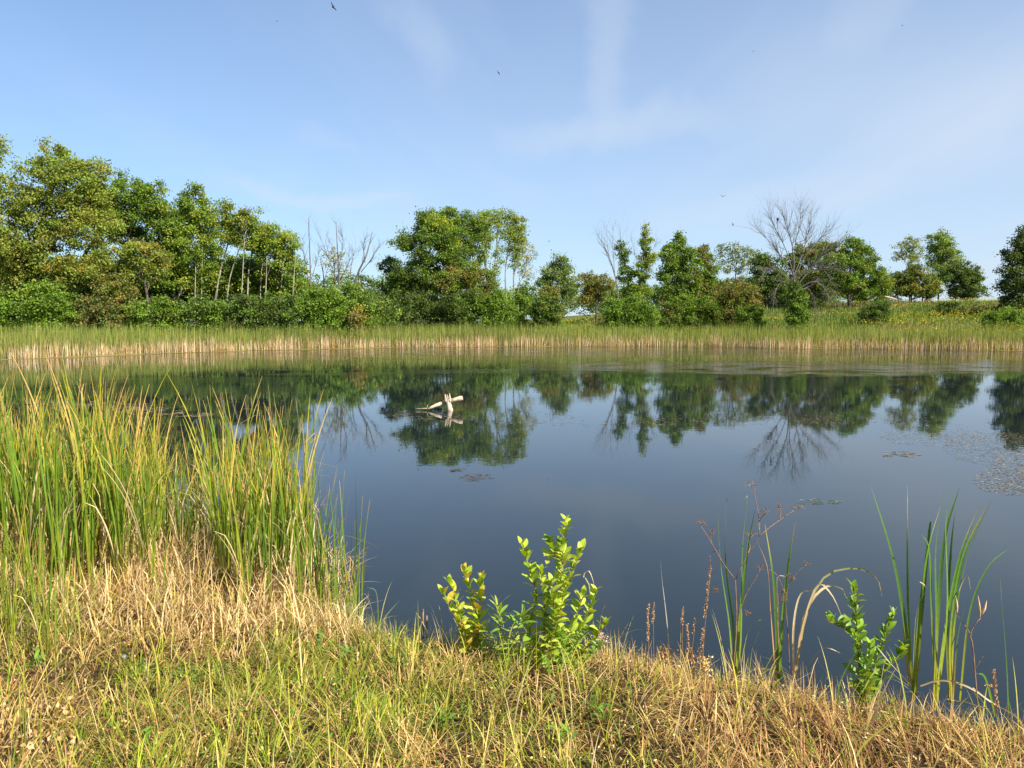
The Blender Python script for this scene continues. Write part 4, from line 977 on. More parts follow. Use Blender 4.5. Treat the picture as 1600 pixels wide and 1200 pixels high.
# green grass
acc = Acc(); n = 60000
x, y, z, px, py, s_ = bankpts(n, .05)
gk = rs.rand(len(x)) < greenness(px, py, x, y) * .85 + .03
x, y, z, px, py = x[gk], y[gk], z[gk], px[gk], py[gk]; n = len(x)
col = palette(GRN, n, rs, .25)
xt, yt, azt, dt, ht = tufted(x, y, rs, .17, .4); z = H(xt, yt); col = col * (.75 + .5 * ht)[:, None]
V_, Q_, T_, C_ = blades(np.stack([xt, yt, z], 1), rs.uniform(.08, .25, n) * (.55 + .8 * ht) * (.35 + 1.6 * fnoise(x, y, 1.5, 65)), rs.uniform(.004, .009, n), azt + rs.normal(size=n) * .5, .1 + dt * .9, rs.uniform(.3, 1.8, n), col * .7, col, 4)  # darker blade feet paint in the shade low in the tufts
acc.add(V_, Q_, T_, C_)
# small herb leaves
n = 16000; x, y, z, px, py, s_ = bankpts(n, .1)
gk = rs.rand(len(x)) < greenness(px, py, x, y) ** 1.3 * .9 * (fnoise(x, y, 2.5, 48) > .48)
x, y, z = x[gk], y[gk], z[gk]; n = len(x)
col = palette([(.10, .2, .03), (.14, .26, .03), (.08, .16, .03)], n, rs, .25)
V_, Q_, C_ = leafquads(np.stack([x, y, z + rs.uniform(.02, .17, n)], 1), rs.uniform(.02, .05, n), rs.uniform(.008, .02, n), col, .5, rs); acc.add(V_, Q_, None, C_)
tag(link('grass', acc.mesh('grass', M_GRASS)), 'yellow green grass and small herbs on the near bank', 'grass', kind='stuff')
# fringe along the water: upright tan and green grass
acc = Acc(); n = 15000
x, y = scatter(60000, rs, -3, 6, 4.6, 9); s_ = sdf(x, y); k = (s_ > -.05) & (s_ < .45); x, y = x[k][:n], y[k][:n]; n = len(x); z = H(x, y); z = np.maximum(z, 0)
px, py = proj(x, y, z)
col = palette(STRAW[:3] + [(.42, .28, .12)], n, rs, .25)
gk = rs.rand(n) < np.where(px < 950, .42, .16); col[gk] = palette([(.28, .30, .05), (.2, .27, .04)], gk.sum(), rs)
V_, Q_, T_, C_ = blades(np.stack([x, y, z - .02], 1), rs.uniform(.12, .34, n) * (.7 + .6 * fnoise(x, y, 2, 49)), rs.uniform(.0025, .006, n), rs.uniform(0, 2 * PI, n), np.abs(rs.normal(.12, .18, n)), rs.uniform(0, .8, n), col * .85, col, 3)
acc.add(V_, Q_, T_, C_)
tag(link('shore_grass', acc.mesh('shore_grass', M_DRY)), 'fringe of tan and green grass overhanging the near water edge', 'grass', kind='stuff')
# dead cattail litter under the left stand
acc = Acc(); n = 8500
x, y = scatter(52000, rs, -9, -.9, 6.0, 10.8); s_ = sdf(x, y); px, py = proj(x, y, H(x, y)); k = (s_ > -1.0) & (s_ < 2.3 + .8 * (fnoise(x, y, 1.2, 71) - .5)) & (px > -200) & (px < 570 - 90 * rs.rand(len(x)) * (s_ < .3)) & (py < 1010); x, y, s_ = x[k][:n], y[k][:n], s_[k][:n]; n = len(x)
z = np.maximum(H(x, y), -.02)
col = palette([(.64, .47, .21), (.74, .57, .30), (.54, .37, .14), (.60, .43, .22), (.36, .23, .08)], n, rs, .2)
V_, Q_, T_, C_ = blades(np.stack([x, y, z], 1), rs.uniform(.2, .8, n) * (.6 + .6 * fnoise(x, y, 1.1, 50)) * (1 - .55 * sm(1.0, 2.4, s_)) * (1 - .5 * sm(500, 570, proj(x, y, z)[0])), rs.uniform(.006, .014, n), rs.uniform(0, 2 * PI, n), np.abs(rs.normal(.45, .5, n)), rs.uniform(-.1, 1.1, n), col, col * .95, 4, None, 1.0, (rs.uniform(.3, 1.3, n), rs.uniform(.3, 1.9, n)))
acc.add(V_, Q_, T_, C_)
tag(link('reed_litter', acc.mesh('reed_litter', M_DRY)), 'tangle of broken tan reed stalks at the foot of the left reeds', 'dead reeds', kind='stuff')

# ------------------------------------------------------------------ near cattails
def reed_leaf(name, L, W, bend, c_base, c_mid, c_tip, tipfrac, kink=None, seed=0):
    """one cattail leaf, base at the origin, bending towards +X; folded along the middle"""
    rs_ = np.random.RandomState(seed); m_ = 13; V = []; C = []
    p = np.zeros(3); tw0 = rs_.uniform(-.4, .4); tw1 = rs_.uniform(-2.0, 2.0); wob = rs_.uniform(-.06, .06)
    for i_ in range(m_):
        t = i_ / (m_ - 1)
        ph = .02 + bend * t ** 2.0
        if kink and t > kink[0]: ph += kink[1] * min(1, (t - kink[0]) * 7)
        if i_: p = p + np.array([math.sin(ph), wob * math.sin(t * 5), math.cos(ph)]) * L / (m_ - 1)
        f = tw0 + tw1 * t; w = W * .5 * (.8 + .4 * t if t < .4 else .96) * (1 - max(0, (t - .45) / .55) ** 1.6) + .0006
        d = np.array([math.sin(f) * .25, math.cos(f), 0]) * w if False else np.array([math.sin(f), math.cos(f), 0]) * w
        q = np.array([math.cos(f), -math.sin(f), 0]) * w * .35
        V += [p - d, p + q, p + d]
        c = np.array(c_base) * (1 - min(1, t * 3.3)) + np.array(c_mid) * min(1, t * 3.3)
        k2 = np.clip((t - (1 - tipfrac)) / max(.02, tipfrac) * 1.6, 0, 1) if tipfrac else 0
        c = c * (1 - k2) + np.array(c_tip) * k2
        C += [c * rs_.uniform(.84, 1.14)] * 3
    Q = []
    for i_ in range(m_ - 1):
        b = i_ * 3; Q += [[b, b + 1, b + 4, b + 3], [b + 1, b + 2, b + 5, b + 4]]
    return mesh_np(name, V, Q, None, C, M_REED, True)
cg = [(.13, .23, .02), (.17, .27, .022), (.10, .18, .022), (.20, .28, .025)]
cy = (.42, .36, .03); ct = (.66, .42, .14); ctan = (.66, .50, .28)
LEAF = {'g': [], 'y': [], 't': [], 'b': []}
for k in range(6): LEAF['g'].append(reed_leaf('leaf', 1.0, .0068 + .0016 * (k % 3),   .03 + .055 * k, (.26, .29, .03), cg[k % 4], ct, .05 + .02 * k, seed=k))
for k in range(5): LEAF['y'].append(reed_leaf('leaf', 1.0, .0085, .06 + .08 * k, (.36, .30, .03), (.27, .31, .03) if k % 2 else (.16, .25, .025), ct if k % 2 else cy, .45, seed=20 + k))
for k in range(4): LEAF['t'].append(reed_leaf('leaf', 1.0, .0085, .3 + .3 * k, (.48, .33, .12), ctan, (.7, .5, .26), .3, (.5 + .1 * k, .7 + .4 * k) if k > 1 else None, seed=40 + k))
for k in range(4): LEAF['b'].append(reed_leaf('leaf', 1.0, .009, .12, (.28, .28, .03), cg[k], ct, .3, (.62 + .07 * k, 1.5), seed=60 + k))
def shoot(x, y, hgt, nl, rs_, label, group, mix=(.55, .25, .12, .08), spread=1.0, name='cattail', cat='cattail', z=None):
    zz = max(h1(x, y), -.25) - .02 if z is None else z
    root = empty(name, (x, y, zz), label, cat, group)
    a0 = rs_.uniform(0, PI)
    for q in range(nl):
        kd = 'gytb'[rs_.choice(4, p=mix)]; me = LEAF[kd][rs_.randint(len(LEAF[kd]))]
        o = bpy.data.objects.new('leaf', me); COL.objects.link(o); o.parent = root
        az = a0 + (q % 2) * PI + rs_.normal() * .5
        s_ = hgt * rs_.uniform(.62, 1.0) * (.75 if kd == 't' else 1)
        o.scale = (s_, s_, s_); w_ = rs_.uniform(.85, 1.5); o.scale = (s_ * 1.0, s_, s_)
        o.location = (math.cos(az) * .012, math.sin(az) * .012, 0)
        o.rotation_euler = Euler((0, abs(rs_.normal(.03, .03)) * spread, az), 'XYZ')
    return root
rs = np.random.RandomState(5)
# explicit clumps of the left stand: px range, base depth range, top heights, number
zones = [(-90, 120, 7.1, 10.6, 1.6, 2.45, 94, 'left edge of the reed stand', (.46, .29, .15, .10)),
         (110, 235, 7.1, 10.4, 1.6, 2.5, 74, 'left half of the reed stand', (.44, .30, .16, .10)),
         (235, 335, 8.6, 10.3, 1.2, 2.0, 40, 'thin gap of the reed stand', (.42, .2, .30, .08)),
         (330, 475, 7.0, 9.8, 1.5, 2.45, 86, 'right half of the reed stand', (.46, .22, .22, .10))]
for (p0, p1, y0, y1, h0, h1_, cnt, where, mixp) in zones:
    for q in range(cnt):
        Y = rs.uniform(y0, y1); px = rs.uniform(p0, p1); x = (px - 800) / F * Y
        yel = rs.rand() < .35
        mp_ = (mixp[0] - .25, mixp[1] + .25, mixp[2], mixp[3]) if yel else mixp
        fr = (Y - y0) / (y1 - y0)
        row = 'rising from the straw at the front' if fr < .33 else ('among the middle rows' if fr < .7 else 'in the back rows against the water')
        state = 'yellowing' if yel else 'green'; hq = rs.uniform(h0, h1_); size = 'tall' if hq > (h0 + h1_) / 2 else 'shorter'
        shoot(x, Y, hq, rs.randint(7, 11), rs, '%s %s cattail %s, %s' % (size, state, row, where), '%s %s cattails %s, %s' % (size, state, row, where), mp_)
# outer sparse shoots
for (px, Y, hh_, nl, lb) in [(492, 7.35, 1.75, 7, 'tall cattail on the right fringe of the reed stand, leaning over open water'), (505, 7.1, 1.45, 6, 'shorter cattail just right of the leaning fringe cattail'),
                              (478, 7.5, 1.9, 6, 'tallest cattail at the right end of the dense reeds'), (542, 6.75, 1.35, 5, 'last slim cattail standing apart right of the reed stand'),
                              (555, 6.7, .85, 4, 'short cattail at the foot of the slim outer one'), (462, 7.0, 1.7, 7, 'cattail in front of the right end of the dense reeds, bases in straw'), (515, 7.2, 1.7, 5, 'thin tall cattail over the water between the fringe and the outer one'), (530, 6.9, .7, 4, 'very short green cattail low beside the outer slim one'), (484, 7.0, 1.2, 6, 'half height cattail at the foot of the leaning fringe cattail'), (520, 7.0, 1.0, 5, 'half height cattail between the fringe and the slim outer one')]:
    shoot((px - 800) / F * Y, Y, hh_, nl, rs, lb, None, (.78, .1, .06, .06), .8)
for q in range(18):
    px = rs.uniform(-60, 105); Y = rs.uniform(5.3, 7.0); x = (px - 800) / F * Y
    hh_ = rs.uniform(.7, 1.45); shoot(x, Y, hh_, rs.randint(4, 7), rs, ('tall' if hh_ > 1.1 else 'short') + ' yellow green cattail standing in grass below the left edge of the reed stand', ('tall' if hh_ > 1.1 else 'short') + ' cattails in the grass at the left edge', (.40, .42, .12, .06), 1.3)
for q in range(15):
    px = rs.uniform(478, 562); Y = rs.uniform(6.7, 7.7) - (px - 478) * .006; x = (px - 800) / F * Y
    shoot(x, Y, rs.uniform(.9, 1.95) * (1.15 - (px - 478) / 260), rs.randint(3, 6), rs, 'sparse slender cattail rising from open water %s of the reed stand' % ('close to the right end' if px < 520 else 'farther right'), 'sparse cattails fringing the reed stand, %s' % ('inner' if px < 520 else 'outer'), (.62, .16, .14, .08), .9)
# foreground shoots at lower left
for (px, py, hh_, nl, lb) in [(12, 1130, .95, 4, 'yellow green reed shoot at the left edge of the photo'), (38, 1190, .75, 3, 'bright yellow reed shoot near the bottom left corner'),
                               (62, 1200, .7, 3, 'yellow leaning reed shoot right of the bottom left one'), (112, 990, .9, 4, 'reed shoot standing in straw in front of the stand, left side'),
                               (20, 1010, 1.5, 5, 'tall green reed in front of the stand at the left edge'), (150, 965, 1.0, 5, 'green reed shoot rising through the reed litter left of centre'), (255, 960, 1.1, 5, 'yellow green reed shoot rising in the middle of the litter'), (60, 960, 1.3, 6, 'green reed shoot beside the fallen white stalk'), (380, 965, .9, 5, 'reed shoot rising at the right part of the litter'), (320, 950, .9, 4, 'thin reed shoot in the litter below the gap of the stand')]:
    g = onground(px, py); shoot(g[0], g[1], hh_, nl, rs, lb, None, (.3, .6, .1, 0.), 1.3)

def ribbon(px_pts, Y, W, c0, c1, c2=None, twist=.8, seed=0, n=14, dy=0.0):
    """one long leaf along pixel points at depth Y (world-space strip with a folded middle)"""
    rs_ = np.random.RandomState(seed)
    ctrl = [P(a_, b_, Y + dy * k / max(1, len(px_pts) - 1)) for k, (a_, b_) in enumerate(px_pts)]
    sp_ = spline(ctrl, n); V = []; C = []
    f0 = rs_.uniform(-.5, .5)
    tg = np.gradient(sp_, axis=0); tg /= np.linalg.norm(tg, axis=1)[:, None]
    for i_ in range(n):
        t = i_ / (n - 1); f = f0 + twist * t * (1 if rs_ is None else 1)
        side = np.cross(tg[i_], np.array([math.sin(f), math.cos(f), .15])); side /= np.linalg.norm(side); nr_ = np.cross(side, tg[i_])
        w = W * .6 * (.75 + .5 * t if t < .5 else 1.0) * (1 - t ** 3) + .0006
        V += [sp_[i_] - side * w, sp_[i_] + nr_ * w * .35, sp_[i_] + side * w]
        c = np.array(c0) * (1 - min(1, t * 2.4)) + np.array(c1) * min(1, t * 2.4)
        if c2 is not None: kk = np.clip((t - .72) / .2, 0, 1); c = c * (1 - kk) + np.array(c2) * kk
        C += [c] * 3
    Q = []
    for i_ in range(n - 1):
        b = i_ * 3; Q += [[b, b + 1, b + 4, b + 3], [b + 1, b + 2, b + 5, b + 4]]
    return np.array(V), Q, np.array(C)
def ribbon_plant(name, label, cat, base_px, Y, leaves, group=None):
    b = P(*base_px, Y); zz = h1(b[0], b[1]); root = empty(name, (b[0], b[1], zz), label, cat, group); org = np.array(root.location)
    for k, lf_ in enumerate(leaves):
        pts, W, c0, c1 = lf_[:4]; c2 = lf_[4] if len(lf_) > 4 else None
        V_, Q_, C_ = ribbon(pts, Y, W, c0, c1, c2, twist=(1.4 if k % 2 else -1.2), seed=k * 3 + int(base_px[0]), dy=(.12 if k % 2 else -.1))
        link('leaf', mesh_np('leaf', V_ - org, Q_, None, C_, M_REED, True), root)
    return root
gb, gm, gd = (.36, .36, .04), (.14, .28, .035), (.085, .18, .04)
tn0, tn1 = (.55, .36, .16), (.68, .52, .30)
YB = 5.45
ribbon_plant('cattail', 'slim cattail in front of the dried umbel stalk, yellow green at its base', 'cattail', (1148, 1085), YB + .1,
   [([(1147, 1090), (1140, 980), (1126, 880), (1121, 772)], .015, gb, gm, (.2, .3, .08)), ([(1148, 1090), (1146, 980), (1134, 880), (1134, 772)], .016, gb, gd, (.3, .34, .08)),
    ([(1151, 1090), (1158, 990), (1160, 860), (1168, 780), (1163, 782)], .017, gb, gd, tn1), ([(1149, 1090), (1155, 980), (1168, 860), (1180, 795)], .018, gb, gm), ([(1150, 1090), (1168, 990), (1190, 970), (1178, 1010)], .010, gb, (.25, .3, .12))])
ribbon_plant('cattail', 'cattail with two leaves in a V, yellow and brown tipped, beside the dried umbel', 'cattail', (1216, 1075), YB,
   [([(1216, 1080), (1213, 980), (1208, 900), (1195, 818)], .018, (.14, .22, .03), gd, (.46, .42, .05)), ([(1217, 1080), (1222, 980), (1232, 880), (1243, 815)], .019, (.14, .22, .03), gm, (.62, .38, .16)),
    ([(1214, 1070), (1205, 960), (1200, 890), (1183, 845)], .020, tn0, (.45, .24, .12), (.5, .28, .16)), ([(1216, 1060), (1216, 960), (1214, 905), (1228, 900)], .012, tn0, tn1)])
ribbon_plant('cattail', 'dry cattail with arching tan leaves left of the young leafy shrub', 'cattail', (1241, 1050), YB - .1,
   [([(1240, 1060), (1240, 980), (1250, 930), (1270, 922)], .013, tn0, tn1), ([(1241, 1060), (1258, 960), (1288, 918), (1315, 920), (1322, 935)], .015, tn0, tn1, (.7, .55, .36)),
    ([(1242, 1060), (1252, 990), (1276, 915), (1300, 930), (1318, 970)], .014, tn0, tn1), ([(1243, 1058), (1260, 960), (1290, 900), (1340, 888), (1370, 905), (1378, 932)], .014, tn0, (.3, .3, .14), (.72, .58, .38)),
    ([(1243, 1060), (1270, 1030), (1290, 1012), (1328, 1028)], .010, tn0, tn1), ([(1235, 1060), (1200, 1045), (1170, 1050), (1150, 1075)], .012, tn0, tn1)])
ribbon_plant('cattail', 'left cattail of the tall right hand clump, one leaf leaning far left', 'cattail', (1427, 1085), YB - .2,
   [([(1428, 1090), (1415, 980), (1395, 870), (1360, 757)], .024, gb, gd, gm), ([(1427, 1090), (1420, 980), (1418, 860), (1418, 758)], .015, gb, gd, (.7, .6, .45)), ([(1429, 1090), (1436, 970), (1450, 860), (1470, 790)], .022, gb, gm, (.6, .6, .3)),
    ([(1420, 1070), (1413, 990), (1410, 925)], .014, tn0, (.5, .33, .13)), ([(1426, 1090), (1432, 960), (1447, 920), (1430, 905)], .011, gm, tn1), ([(1430, 1090), (1440, 960), (1452, 830), (1456, 812)], .020, gb, gd)])
ribbon_plant('cattail', 'middle cattail of the tall right hand clump with a thick yellow base', 'cattail', (1460, 1105), YB - .3,
   [([(1460, 1110), (1464, 980), (1462, 860), (1477, 757)], .022, (.46, .42, .04), gd, gd), ([(1458, 1110), (1466, 960), (1476, 840), (1499, 762)], .022, (.46, .42, .04), gd, gm), ([(1462, 1110), (1480, 960), (1478, 820), (1488, 768)], .018, (.4, .4, .04), gm),
    ([(1461, 1110), (1478, 980), (1500, 870), (1530, 790)], .018, (.4, .4, .04), gm, (.55, .5, .2)), ([(1463, 1110), (1456, 960), (1452, 860), (1440, 835)], .011, gb, gm), ([(1459, 1105), (1462, 1060), (1464, 1040), (1456, 1045)], .014, tn0, tn1)])
ribbon_plant('cattail', 'right cattail of the tall right hand clump with leaves leaning right', 'cattail', (1486, 1100), YB - .25,
   [([(1485, 1100), (1492, 970), (1515, 860), (1552, 775)], .022, (.5, .42, .04), gd, gd), ([(1484, 1100), (1487, 980), (1505, 870), (1545, 785)], .018, (.46, .4, .04), gm, cy), ([(1487, 1100), (1490, 960), (1510, 900), (1517, 922)], .012, gb, tn1),
    ([(1484, 1100), (1480, 980), (1486, 860), (1492, 800)], .016, gb, gd), ([(1490, 1090), (1496, 1000), (1510, 940)], .010, (.4, .3, .05), gd)])
ribbon_plant('reed', 'single thin upright reed at the right edge of the photo', 'reed', (1576, 1110), YB - .5, [([(1576, 1115), (1573, 1040), (1567, 960), (1563, 905)], .010, gm, gd, (.4, .42, .2))])
ribbon_plant('reed', 'blue green reed leaf slanting right from the tall clump', 'reed', (1560, 1115), YB - .35, [([(1556, 1120), (1540, 1060), (1525, 1052)], .014, gb, gm), ([(1500, 1095), (1515, 960), (1545, 885), (1585, 852)], .012, gb, (.12, .22, .06))])
ribbon_plant('reed', 'dry tan leaves lying low behind the tall right hand clump', 'reed', (1440, 1078), YB - .3, [([(1438, 1072), (1470, 1063), (1510, 1072), (1555, 1100)], .013, tn1, tn1), ([(1480, 1092), (1510, 1098), (1545, 1108)], .010, tn1, tn0), ([(1520, 1075), (1550, 1098), (1590, 1118)], .011, tn0, tn1)])
ribbon_plant('reed', 'long yellow green blade arching at the bottom below the young leafy shrub', 'reed', (1325, 1240), 4.1, [([(1320, 1235), (1345, 1170), (1390, 1132), (1432, 1120)], .013, (.4, .38, .1), (.4, .4, .08)), ([(1420, 1235), (1412, 1180), (1402, 1150)], .009, (.5, .42, .2), (.4, .38, .08))])
ribbon_plant('reed', 'long green blade crossing in front of the young leafy shrub', 'reed', (1310, 1125), 4.9, [([(1306, 1130), (1312, 1070), (1335, 1022)], .010, (.3, .34, .06), (.2, .3, .05)), ([(1345, 1085), (1375, 1045), (1420, 1072)], .008, (.34, .34, .06), (.3, .32, .06)), ([(1370, 1010), (1390, 1035), (1425, 1072)], .007, gm, tn1)])
ribbon_plant('reed', 'thin pale upright stalk standing in the water right of the milkweed', 'reed', (1046, 1020), 5.9, [([(1047, 1025), (1041, 960), (1035, 910), (1032, 875)], .009, tn0, (.5, .46, .4))])
ribbon_plant('reed', 'bent tan leaf on a thin blade right of the big milkweed', 'reed', (932, 1000), 5.95, [([(930, 1010), (922, 920), (912, 900), (920, 892), (926, 905), (930, 922)], .008, gm, tn1), ([(935, 1000), (940, 960), (946, 945)], .006, gm, tn0)])
ribbon_plant('reed', 'thin crossing green stems in the water left of the small milkweed', 'reed', (600, 985), 6.5, [([(588, 985), (580, 950), (572, 920)], .006, gm, (.16, .2, .1)), ([(590, 985), (605, 960), (625, 938)], .006, gm, (.16, .2, .1)), ([(592, 985), (590, 940), (586, 922), (574, 918)], .006, gm, (.2, .24, .12)), ([(625, 990), (640, 965), (648, 945)], .005, gm, (.16, .2, .1))])
# fallen pale log on the far slope and brown leaf litter at the near left
c = P(1392, 466, 140); fl_ = empty('fallen_log', (c[0], c[1], h1(c[0], c[1])), 'pale fallen log on the far slope beside the low hazy tree', 'log'); org = np.array(fl_.location)
a = Acc(); tube(a, spline([c + [-1.3, 0, .35], c + [0, .2, .1], c + [1.3, .3, -.25]], 6), [.12, .17, .18, .17, .15, .1], 7, jit=.08); link('trunk', a.mesh('trunk', M_LOG, True, org), fl_)
rs = np.random.RandomState(92); n = 260; px_ = rs.uniform(-40, 110, n); y_ = rs.uniform(3.9, 4.7, n); x_ = (px_ - 800) / F * y_ * 1.02
a = Acc(); V_, Q_, C_ = leafquads(np.stack([x_, y_, H(x_, y_) + rs.uniform(.02, .14, n)], 1), rs.uniform(.02, .045, n), rs.uniform(.012, .028, n), palette([(.5, .30, .12), (.42, .24, .09), (.58, .40, .2)], n, rs), .6, rs); a.add(V_, Q_, None, C_)
tag(link('leaf_litter', a.mesh('leaf_litter', M_DRY)), 'orange brown dead leaves lying in the grass at the bottom left', 'dead leaves', kind='stuff')
# scattered long blades in the turf
rs = np.random.RandomState(91); acc = Acc()
n = 1900; x, y, z, px, py, s_ = bankpts(n, .1); n = len(x)
col = palette([(.42, .40, .05), (.30, .34, .04), (.60, .46, .24), (.5, .42, .1)], n, rs, .2)
V_, Q_, T_, C_ = blades(np.stack([x, y, z], 1), rs.uniform(.2, .6, n), rs.uniform(.004, .010, n), rs.uniform(0, 2 * PI, n), np.abs(rs.normal(.25, .25, n)), rs.uniform(.2, 1.7, n), col, col, 7)
acc.add(V_, Q_, T_, C_)
tag(link('long_grass', acc.mesh('long_grass', M_GRASS)), 'loose long yellow and straw blades arching over the near turf', 'grass', kind='stuff')

# ------------------------------------------------------------------ leafy plants with every leaf a part
def broad_leaf(name, L, W, curl, col, seed=0, fold=.18):
    m_ = 6; V = []; C = []; rs_ = np.random.RandomState(seed)
    for i_ in range(m_):
        t = i_ / (m_ - 1); w = W * .5 * math.sin(PI * min(1, t * .96 + .04)) ** .75
        p = np.array([L * t * math.cos(curl * t * .5), 0, L * t * math.sin(-curl * t * .5)])
        V += [p + [0, -w, fold * w], p, p + [0, w, fold * w]]
        C += [np.array(col) * .92, np.array(col) * 1.12, np.array(col) * rs_.uniform(.9, 1.05)]
    Q = []
    for i_ in range(m_ - 1):
        b = i_ * 3; Q += [[b, b + 1, b + 4, b + 3], [b + 1, b + 2, b + 5, b + 4]]
    return mesh_np(name, V, Q, None, C, M_BUSH, True)
def leafset(L, asp, cols, seed=0, n=6):
    return [broad_leaf('leaf', L, L * asp, .2 + .25 * (k % 4), cols[k % len(cols)], seed + k) for k in range(n)]
def put_leaf(me, root, org, p, out_az, elev, roll, s_):
    o = bpy.data.objects.new('leaf', me); COL.objects.link(o); o.parent = root
    o.location = p - org; o.scale = (s_, s_, s_)
    o.rotation_euler = (Matrix.Rotation(out_az, 3, 'Z') @ Matrix.Rotation(-elev, 3, 'Y') @ Matrix.Rotation(roll, 3, 'X')).to_euler()
    return o
def leafy_plant(name, label, cat, base_px, Y, stems, leaves, pitch=.045, elev=(.35, 1.0), sc=(.6, 1.1), seed=0, r=.005, bare=.25, stem_mat=None, group=None, pair=2):
    rs_ = np.random.RandomState(seed)
    b = P(*base_px, Y); zz = h1(b[0], b[1]); root = empty(name, (b[0], b[1], zz), label, cat, group); org = np.array(root.location)
    for si, st in enumerate(stems):
        dy = rs_.uniform(-.22, .22)
        ctrl = [P(a_, c_, Y + dy * k / max(1, len(st) - 1)) for k, (a_, c_) in enumerate(st)]
        sp_ = spline(ctrl, 24); a = Acc(); tube(a, sp_, np.linspace(r, r * .35, 24), 5)
        link('stem', a.mesh('stem', stem_mat or M_STEM, True, org), root)
        Ls = np.concatenate([[0], np.cumsum(np.linalg.norm(np.diff(sp_, axis=0), axis=1))]); s_ = Ls[-1] * bare; ph = rs_.uniform(0, PI)
        while s_ < Ls[-1] + 1e-6:
            p = np.array([np.interp(s_, Ls, sp_[:, q]) for q in range(3)]); t = s_ / Ls[-1]
            for q in range(pair):
                az = ph + q * (2 * PI / pair) + rs_.normal() * .25
                e = elev[0] + (elev[1] - elev[0]) * t + rs_.normal() * .15
                put_leaf(leaves[rs_.randint(len(leaves))], root, org, p, az, e, rs_.normal() * .55, (sc[1] * (1 - .35 * t)) * rs_.uniform(.5, 1.2))
            ph += PI / 2 + rs_.normal() * .2; s_ += pitch * rs_.uniform(.7, 1.2)
        for q in range(2): put_leaf(leaves[rs_.randint(len(leaves))], root, org, sp_[-1], ph + q * PI, 1.25, 0, sc[0] * .9)
    return root
mc = [(.33, .45, .035), (.38, .50, .045), (.20, .32, .03), (.44, .50, .07)]
ml = leafset(.14, .52, mc, 1, 8)
myl = leafset(.14, .5, mc + [(.5, .46, .03), (.55, .38, .04)], 9)
leafy_plant('milkweed_plant', 'large leafy milkweed with a tall right stem at the middle of the bank', 'leafy plant', (835, 1075), 5.55,
   [[(832, 1080), (828, 980), (838, 930), (822, 870), (815, 852)], [(845, 1080), (868, 980), (876, 920), (880, 860), (884, 815)], [(848, 1075), (872, 960), (892, 900), (907, 862)],
    [(840, 1080), (850, 990), (850, 930), (845, 895)], [(848, 1080), (895, 1010), (920, 960), (932, 925)], [(846, 1080), (885, 1000), (905, 950), (912, 930)],
    [(842, 1080), (860, 1010), (866, 950), (862, 910)], [(852, 880), (866, 868), (862, 855), (856, 848)], [(845, 1080), (900, 1030), (935, 990), (948, 975)]], ml, .034, (.45, 1.1), (.6, 1.0), 3, .006, .12)
leafy_plant('milkweed_plant', 'small milkweed with yellow lower leaves left of the large one', 'leafy plant', (745, 1060), 5.75,
   [[(744, 1060), (742, 990), (738, 940), (725, 893)], [(744, 1060), (728, 1000), (705, 950), (690, 925)], [(745, 1060), (748, 980), (750, 935), (752, 905)], [(744, 1060), (722, 980), (712, 930), (702, 912)], [(748, 1060), (735, 1010), (728, 970)]], myl, .03, (.6, 1.15), (.6, .95), 4, .005, .22)
nl_ = leafset(.17, .19, [(.17, .3, .03), (.22, .34, .04), (.3, .36, .05)], 21)
leafy_plant('willow_herb', 'narrow leaved green plant between the two milkweeds', 'leafy plant', (790, 1080), 5.6,
   [[(790, 1085), (786, 1020), (780, 960), (776, 945)], [(792, 1085), (800, 1010), (812, 975), (818, 960)], [(788, 1085), (768, 1020), (760, 985)]], nl_, .026, (-.2, .9), (.6, 1.1), 5, .004, .35)
leafy_plant('willow_herb', 'bushy small leaved green plant at the right foot of the large milkweed', 'leafy plant', (880, 1090), 5.35,
   [[(870, 1100), (880, 1040), (905, 1000), (920, 980)], [(870, 1100), (875, 1050), (880, 1010), (878, 985)], [(872, 1100), (900, 1050), (925, 1020), (938, 1005)], [(868, 1100), (858, 1060), (850, 1030)], [(872, 1100), (890, 1060), (895, 1030)]], leafset(.075, .28, [(.18, .32, .04), (.25, .36, .05)], 31), .015, (.1, .8), (.6, 1.1), 6, .003, .15, pair=3)
dl = leafset(.125, .46, [(.17, .31, .03), (.22, .37, .035), (.11, .22, .03), (.28, .40, .04)], 41)
leafy_plant('young_shrub', 'young leafy green shrub with a pointed top on the right bank', 'leafy plant', (1352, 1125), 5.15,
   [[(1345, 1130), (1342, 1040), (1338, 970), (1334, 920)], [(1352, 1130), (1362, 1060), (1380, 1000), (1396, 960)], [(1348, 1130), (1352, 1060), (1360, 1010)], [(1344, 1000), (1325, 985), (1305, 975), (1296, 972)],
    [(1352, 1130), (1375, 1060), (1400, 1030), (1412, 1010)], [(1350, 1130), (1352, 1070), (1345, 1030)]], dl, .028, (.5, 1.15), (.6, 1.0), 7, .006, .2)
leafy_plant('young_shrub', 'low sprig of round green leaves at the foot of the young shrub', 'leafy plant', (1385, 1140), 4.9, [[(1384, 1150), (1386, 1120), (1392, 1100)], [(1384, 1150), (1395, 1140), (1404, 1130)]], dl, .03, (.1, .9), (.6, .8), 8, .003, .2)
leafy_plant('red_weed', 'small weed with pink red leaves in the dry grass below the umbel stalks', 'weed', (1178, 1150), 4.85, [[(1176, 1160), (1176, 1130), (1174, 1108)], [(1177, 1160), (1184, 1135), (1188, 1120)]], leafset(.03, .5, [(.55, .10, .08), (.45, .12, .08), (.4, .2, .08)], 51), .018, (.0, .9), (.6, 1.0), 9, .002, .2)
